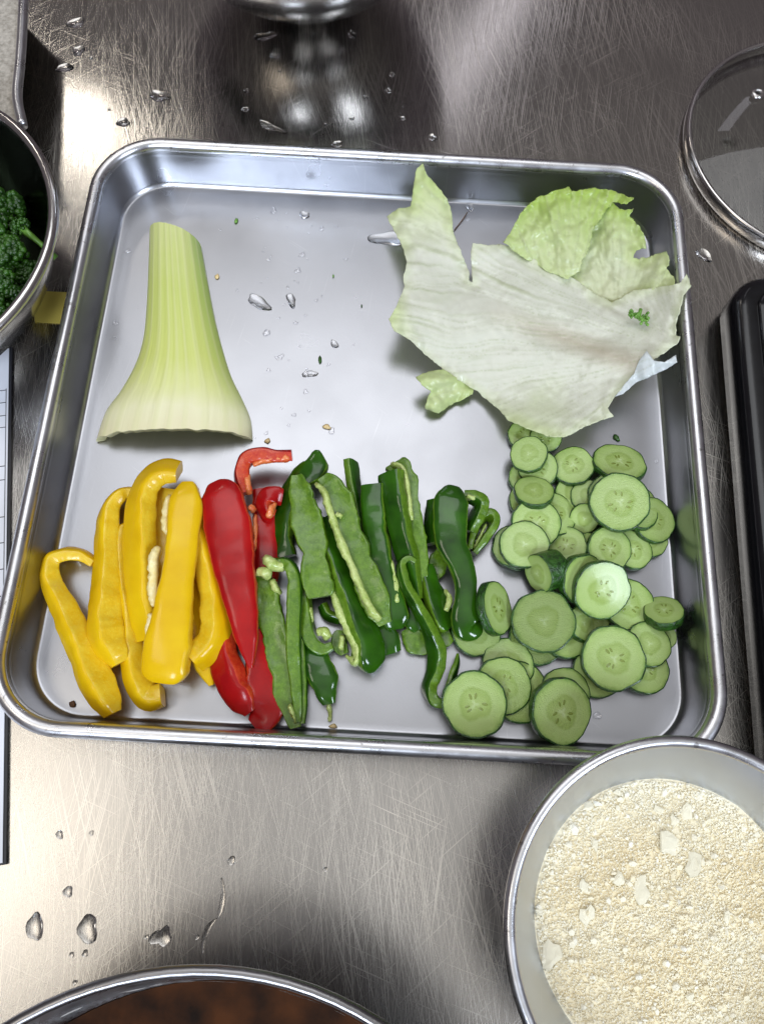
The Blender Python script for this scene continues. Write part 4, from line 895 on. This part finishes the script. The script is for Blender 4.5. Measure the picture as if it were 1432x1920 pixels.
# ------------------------------------------------------------------ broccoli
MAT['bud'] = plain('broccoli_buds', (0.012, 0.06, 0.003), 0.4, 0.5, 150, 0.4, 0.2, col2=(0.045, 0.15, 0.010))
MAT['bstem'] = plain('broccoli_stem', (0.12, 0.30, 0.03), 0.35, 0.3, 90, 0.2, 0.2, col2=(0.20, 0.42, 0.07))
def floret(label, u, v, z, R, lean, ldir, ln=0.02, sd=0):
    rnd = random.Random(sd); p = un(u, v, z)
    t = thing('broccoli_floret', label, 'broccoli', p, 'broccoli florets in the bowl')
    ax = Vector((-math.sin(math.radians(ldir)), math.cos(math.radians(ldir)), 0)); t.rotation_euler = Matrix.Rotation(math.radians(lean), 3, ax).to_euler()
    st = [Vector((0, 0, -ln)), Vector((0.0006, 0, -ln * .6)), Vector((0, 0.0005, -ln * .25)), Vector((0, 0, 0.001))]
    obj('stalk', mesh('stalk', *tube(st, lambda i: (0.28, 0.26, 0.3, 0.5)[i] * R)), MAT['bstem'], t)
    n = 260; V = []; F = []
    cl = [Vector((rnd.gauss(0, .5), rnd.gauss(0, .5), rnd.uniform(.3, .9))).normalized() * R * 0.62 for _ in range(9)]
    for i in range(n):
        c = cl[i % 9]; d = Vector((rnd.gauss(0, 1), rnd.gauss(0, 1), rnd.gauss(.4, 1))).normalized()
        ce = c + d * R * 0.42; s_ = rnd.uniform(.11, .19) * R; o = len(V)
        for w_ in IV: V.append(tuple(ce + Vector(w_) * s_))
        F += [tuple(int(q) + o for q in f) for f in IF]
    obj('buds', mesh('buds', V, F), MAT['bud'], t)
floret('broccoli floret with a thick pale stalk near the bowl rim', 45, 432, 0.034, 0.0065, 60, 150, 0.022, 1)
floret('broccoli floret in the dark at the bowl top', 8, 395, 0.022, 0.013, 15, 30, 0.014, 2)
floret('broccoli floret in the middle of the bowl', 22, 490, 0.030, 0.013, 20, 200, 0.02, 3)
floret('broccoli floret at the lower front of the bowl', 12, 545, 0.034, 0.011, 20, 280, 0.02, 4)
floret('broccoli floret at the frame edge of the bowl', -22, 450, 0.028, 0.016, 10, 90, 0.02, 5)
floret('broccoli floret tucked under the bowl rim', 52, 515, 0.022, 0.010, 25, 0, 0.015, 6)
floret('broccoli floret below the frame edge one', -15, 585, 0.036, 0.012, 20, 240, 0.02, 7)

# ------------------------------------------------------------------ crumbs of food on the tray
def bit(name, label, cat, u, v, z, rx, ry, h, mat, sd, rot=0, group=None):
    rnd = random.Random(sd); p = un(u, v, z); n = 9; r0 = []; r1 = []; r2 = []
    for k in range(n):
        a = 2 * math.pi * k / n; q = rnd.uniform(0.65, 1.15); x, y = rx * q * math.cos(a), ry * q * math.sin(a)
        r0.append((x * .8, y * .8, 0)); r1.append((x, y, h * rnd.uniform(.35, .6))); r2.append((x * .5, y * .5, h * rnd.uniform(.8, 1.1)))
    o = obj(name, mesh(name, *loft([r0, r1, r2], True, True)), mat, None, p); o.rotation_euler = (0, 0, math.radians(rot)); return tag(o, label, cat, group)
MAT['seed'] = plain('pepper_seed', (0.72, 0.54, 0.26), 0.4, 0.1, 300, 0.1, 0.2)
MAT['brown'] = plain('brown_bit', (0.12, 0.05, 0.015), 0.6, 0.3, 300, 0.3)
zf = ZF + 0.0002; GS, GB = 'pepper seeds on the tray', 'green bits on the tray'
bit('pepper_seed', 'pepper seed right of the celery top', 'seed', 408, 519, zf, .0017, .0021, .0012, MAT['seed'], 1, 10, GS)
bit('pepper_seed', 'pepper seed in the tray middle above the green strips', 'seed', 613, 801, zf, .0026, .0019, .0012, MAT['seed'], 2, -15, GS)
bit('pepper_seed', 'pepper seed between celery base and red curl', 'seed', 502, 827, zf, .0021, .0019, .0012, MAT['seed'], 3, 40, GS)
bit('pepper_seed', 'pepper seed at the bottom tray edge by the green tip', 'seed', 625, 1361, zf, .0024, .0012, .001, MAT['seed'], 4, 0, GS)
bit('broccoli_bit', 'curled green bit near the top of the tray', 'green bit', 443, 415, zf, .0012, .0026, .0014, MAT['bstem'], 5, -10, GB)
bit('broccoli_bit', 'tiny green speck in the upper tray middle', 'green bit', 625, 518, zf, .0006, .0014, .001, MAT['bstem'], 6, 0, GB)
bit('broccoli_bit', 'tiny dark green speck left of the lettuce', 'green bit', 678, 574, zf, .0006, .0015, .001, MAT['bud'], 7, 0, GB)
bit('broccoli_bit', 'green bit in the tray centre', 'green bit', 600, 676, zf, .0014, .0028, .0016, MAT['bud'], 8, 10, GB)
bit('broccoli_bit', 'dark green leaf bit below the lettuce at right', 'green bit', 1155, 822, zf, .0018, .0026, .0014, MAT['bud'], 9, 40, GB)
bit('brown_bit', 'small brown bit in the lower left tray corner', 'food bit', 137, 1320, zf, .0018, .0019, .001, MAT['brown'], 10, 0)
# sprig of broccoli lying on the leaf
sp = thing('broccoli_sprig', 'little broccoli sprig lying on the lettuce leaf', 'broccoli', un(1197, 596, ZF + 0.0235))
V = []; F = []; rnd = random.Random(4)
for i in range(70):
    c = Vector((rnd.uniform(-.0062, .0052), rnd.gauss(0, .0014), rnd.uniform(0, .0025))); c.y -= c.x * 0.25; s_ = rnd.uniform(.0006, .0011); o = len(V)
    for w_ in IV: V.append(tuple(c + Vector(w_) * s_))
    F += [tuple(int(q) + o for q in f) for f in IF]
obj('buds', mesh('buds', V, F), MAT['bstem'], sp)
obj('stalk', mesh('stalk', *tube([Vector((-.001, -.001, .001)), Vector((0, .002, .002)), Vector((.0006, .0045, .0022))], 0.0011, 8)), MAT['bstem'], sp)
# brown fibre
a, b = un(851, 432, zf + .0006), un(876, 398, zf + .0012)
fb = obj('brown_fibre', mesh('brown_fibre', *tube([Vector((0, 0, 0)), (b - a) * .5 + Vector((.0003, 0, 0)), b - a], 0.0003, 6)), MAT['brown'], None, a); tag(fb, 'short brown fibre lying between the lettuce lobes', 'fibre')

# ------------------------------------------------------------------ water
dn = [0]
def drop(label, u, v, rx, ry, z=None, rot=0, h=None, irr=0.15, group=None, bend=0):
    """rx, ry in photograph pixels"""
    dn[0] += 1; rnd = random.Random(dn[0]); on_tray = z is not None
    zz = (ZF if on_tray else 0) + 0.00012; p = un(u, v, zz); k_ = (p - CAM).length / FPX
    ax, ay = rx * k_, ry * k_; h = h or min(ax, ay) * 0.22; n = 20; ph = [rnd.uniform(0, 6.28) for _ in range(3)]
    def rad(a): return 1 + irr * (0.6 * math.sin(2 * a + ph[0]) + 0.7 * math.sin(3 * a + ph[1]) + 0.4 * math.sin(5 * a + ph[2]))
    rings = []
    for f, hz in ((0.97, 0.0), (1.0, 0.18), (0.93, 0.5), (0.75, 0.82), (0.45, 0.97), (0.1, 1.0)):
        r_ = []
        for i in range(n):
            a = 2 * math.pi * i / n; x = ax * f * rad(a) * math.cos(a); y = ay * f * rad(a) * math.sin(a)
            x += bend * ax * ((y / ay) ** 2 - 0.3); r_.append((x, y, h * hz))
        rings.append(r_)
    o = obj('water_drop', mesh('water_drop', *loft(rings, True, True)), MAT['film'] if on_tray and max(rx, ry) < 9 else MAT['water'], None, p); o.rotation_euler = (0, 0, math.radians(rot))
    return tag(o, label, 'water drop', group)
GC, GT = 'water drops on the counter', 'water drops in the tray'
for a in [('dark drop at the very top left of the counter', 143, 43, 13, 10, 20), ('dark drop below the top left one', 148, 95, 9, 10, 0), ('dark drop left of the bright reflection', 122, 127, 12, 9, 15), ('large dark drop left of the pot reflection', 300, 180, 16, 12, -10), ('dark drop just above the tray corner', 231, 229, 11, 9, 30), ('round drop touching the tray top edge in the middle', 632, 271, 10, 8, 0), ('drop under the pot at its left', 497, 68, 18, 9, 20), ('small round drop below the pot', 515, 105, 7, 7, 0), ('drop above the tray edge right of the pot reflection', 810, 258, 8, 8, 0), ('bright drop right of the tray beside the black hob', 1319, 478, 15, 10, -35), ('tear-shaped drop at the far left of the lower counter', 66, 1738, 13, 19, 0), ('large flat drop beside the tear-shaped one', 165, 1742, 15, 21, 0), ('small round drop above the tear-shaped ones', 128, 1672, 7, 9, 0), ('drop at the lower middle of the counter', 434, 1614, 6, 8, 0)]:
    drop(a[0], a[1], a[2], a[3], a[4], None, a[5], group=GC)
drop('long ragged splash between pot and tray', 508, 238, 24, 7, None, -32, irr=0.35, group=GC)
drop('upper half of the long curved water streak on the lower counter', 416, 1685, 4, 32, None, 0, bend=-1.6, group=GC)
drop('lower half of the curved water streak on the lower counter', 388, 1750, 4, 26, None, -20, bend=1.8, group=GC)
drop('crescent puddle left of the curved streak', 303, 1757, 15, 15, None, 0, h=0.0006, irr=0.3, group=GC)
for u, v, r in [(135, 1790, 4), (160, 1788, 5), (275, 1757, 4), (141, 1842, 4), (172, 1562, 4), (112, 1565, 6), (610, 1630, 4), (370, 1757, 4), (525, 133, 3), (462, 170, 4), (460, 205, 6), (660, 65, 7), (728, 170, 5), (735, 140, 5), (685, 182, 5), (660, 222, 4), (610, 233, 3), (588, 65, 3), (755, 222, 5), (205, 205, 3), (172, 108, 3), (340, 205, 3)]:
    drop('tiny water bead on the bare counter', u, v, r, r * random.uniform(.8, 1.2), None, random.uniform(0, 90), group='tiny beads on the counter')
for a in [('largest boxy water splash in the tray middle', 486, 567, 23, 12, -30), ('upright water drop right of the boxy splash', 546, 563, 8, 15, 15), ('flat puddle peeking out left of the lettuce', 728, 447, 34, 15, 0), ('oval drop in the tray right of centre', 627, 645, 6, 10, 25), ('slanted drop below the green bit in the centre', 581, 701, 14, 7, 10), ('drop below the boxy splash', 500, 624, 7, 7, 0), ('drop beside the pepper seed in the middle', 622, 808, 5, 8, -20), ('round drop at the tray top edge', 571, 403, 9, 8, 0), ('drop on the tray left of the celery top', 240, 471, 6, 5, 0), ('drop on the tray left of the celery middle', 217, 606, 6, 5, 0), ('drop in the front right of the tray', 1119, 1342, 7, 7, 0), ('drop at the right tray edge above the cucumbers', 1230, 865, 4, 5, 0), ('drop at the tray top edge by the fibre', 881, 388, 7, 9, 0), ('drop below the fibre', 877, 412, 4, 4, 0)]:
    drop(a[0], a[1], a[2], a[3], a[4], 0, a[5], h=0.0007 if a[3] > 20 else None, group=GT)
rnd = random.Random(11)
for i in range(48):
    u = rnd.gauss(545, 60); v = rnd.uniform(395, 830)
    if u < 480 and v > 560: u += 70
    r = rnd.choice([2, 2, 2.5, 3, 3, 4, 5])
    drop('tiny water bead on the tray floor', u, v, r, r * rnd.uniform(.7, 1.5), 0, rnd.uniform(-40, 40), irr=0.3, group='tiny beads on the tray floor')
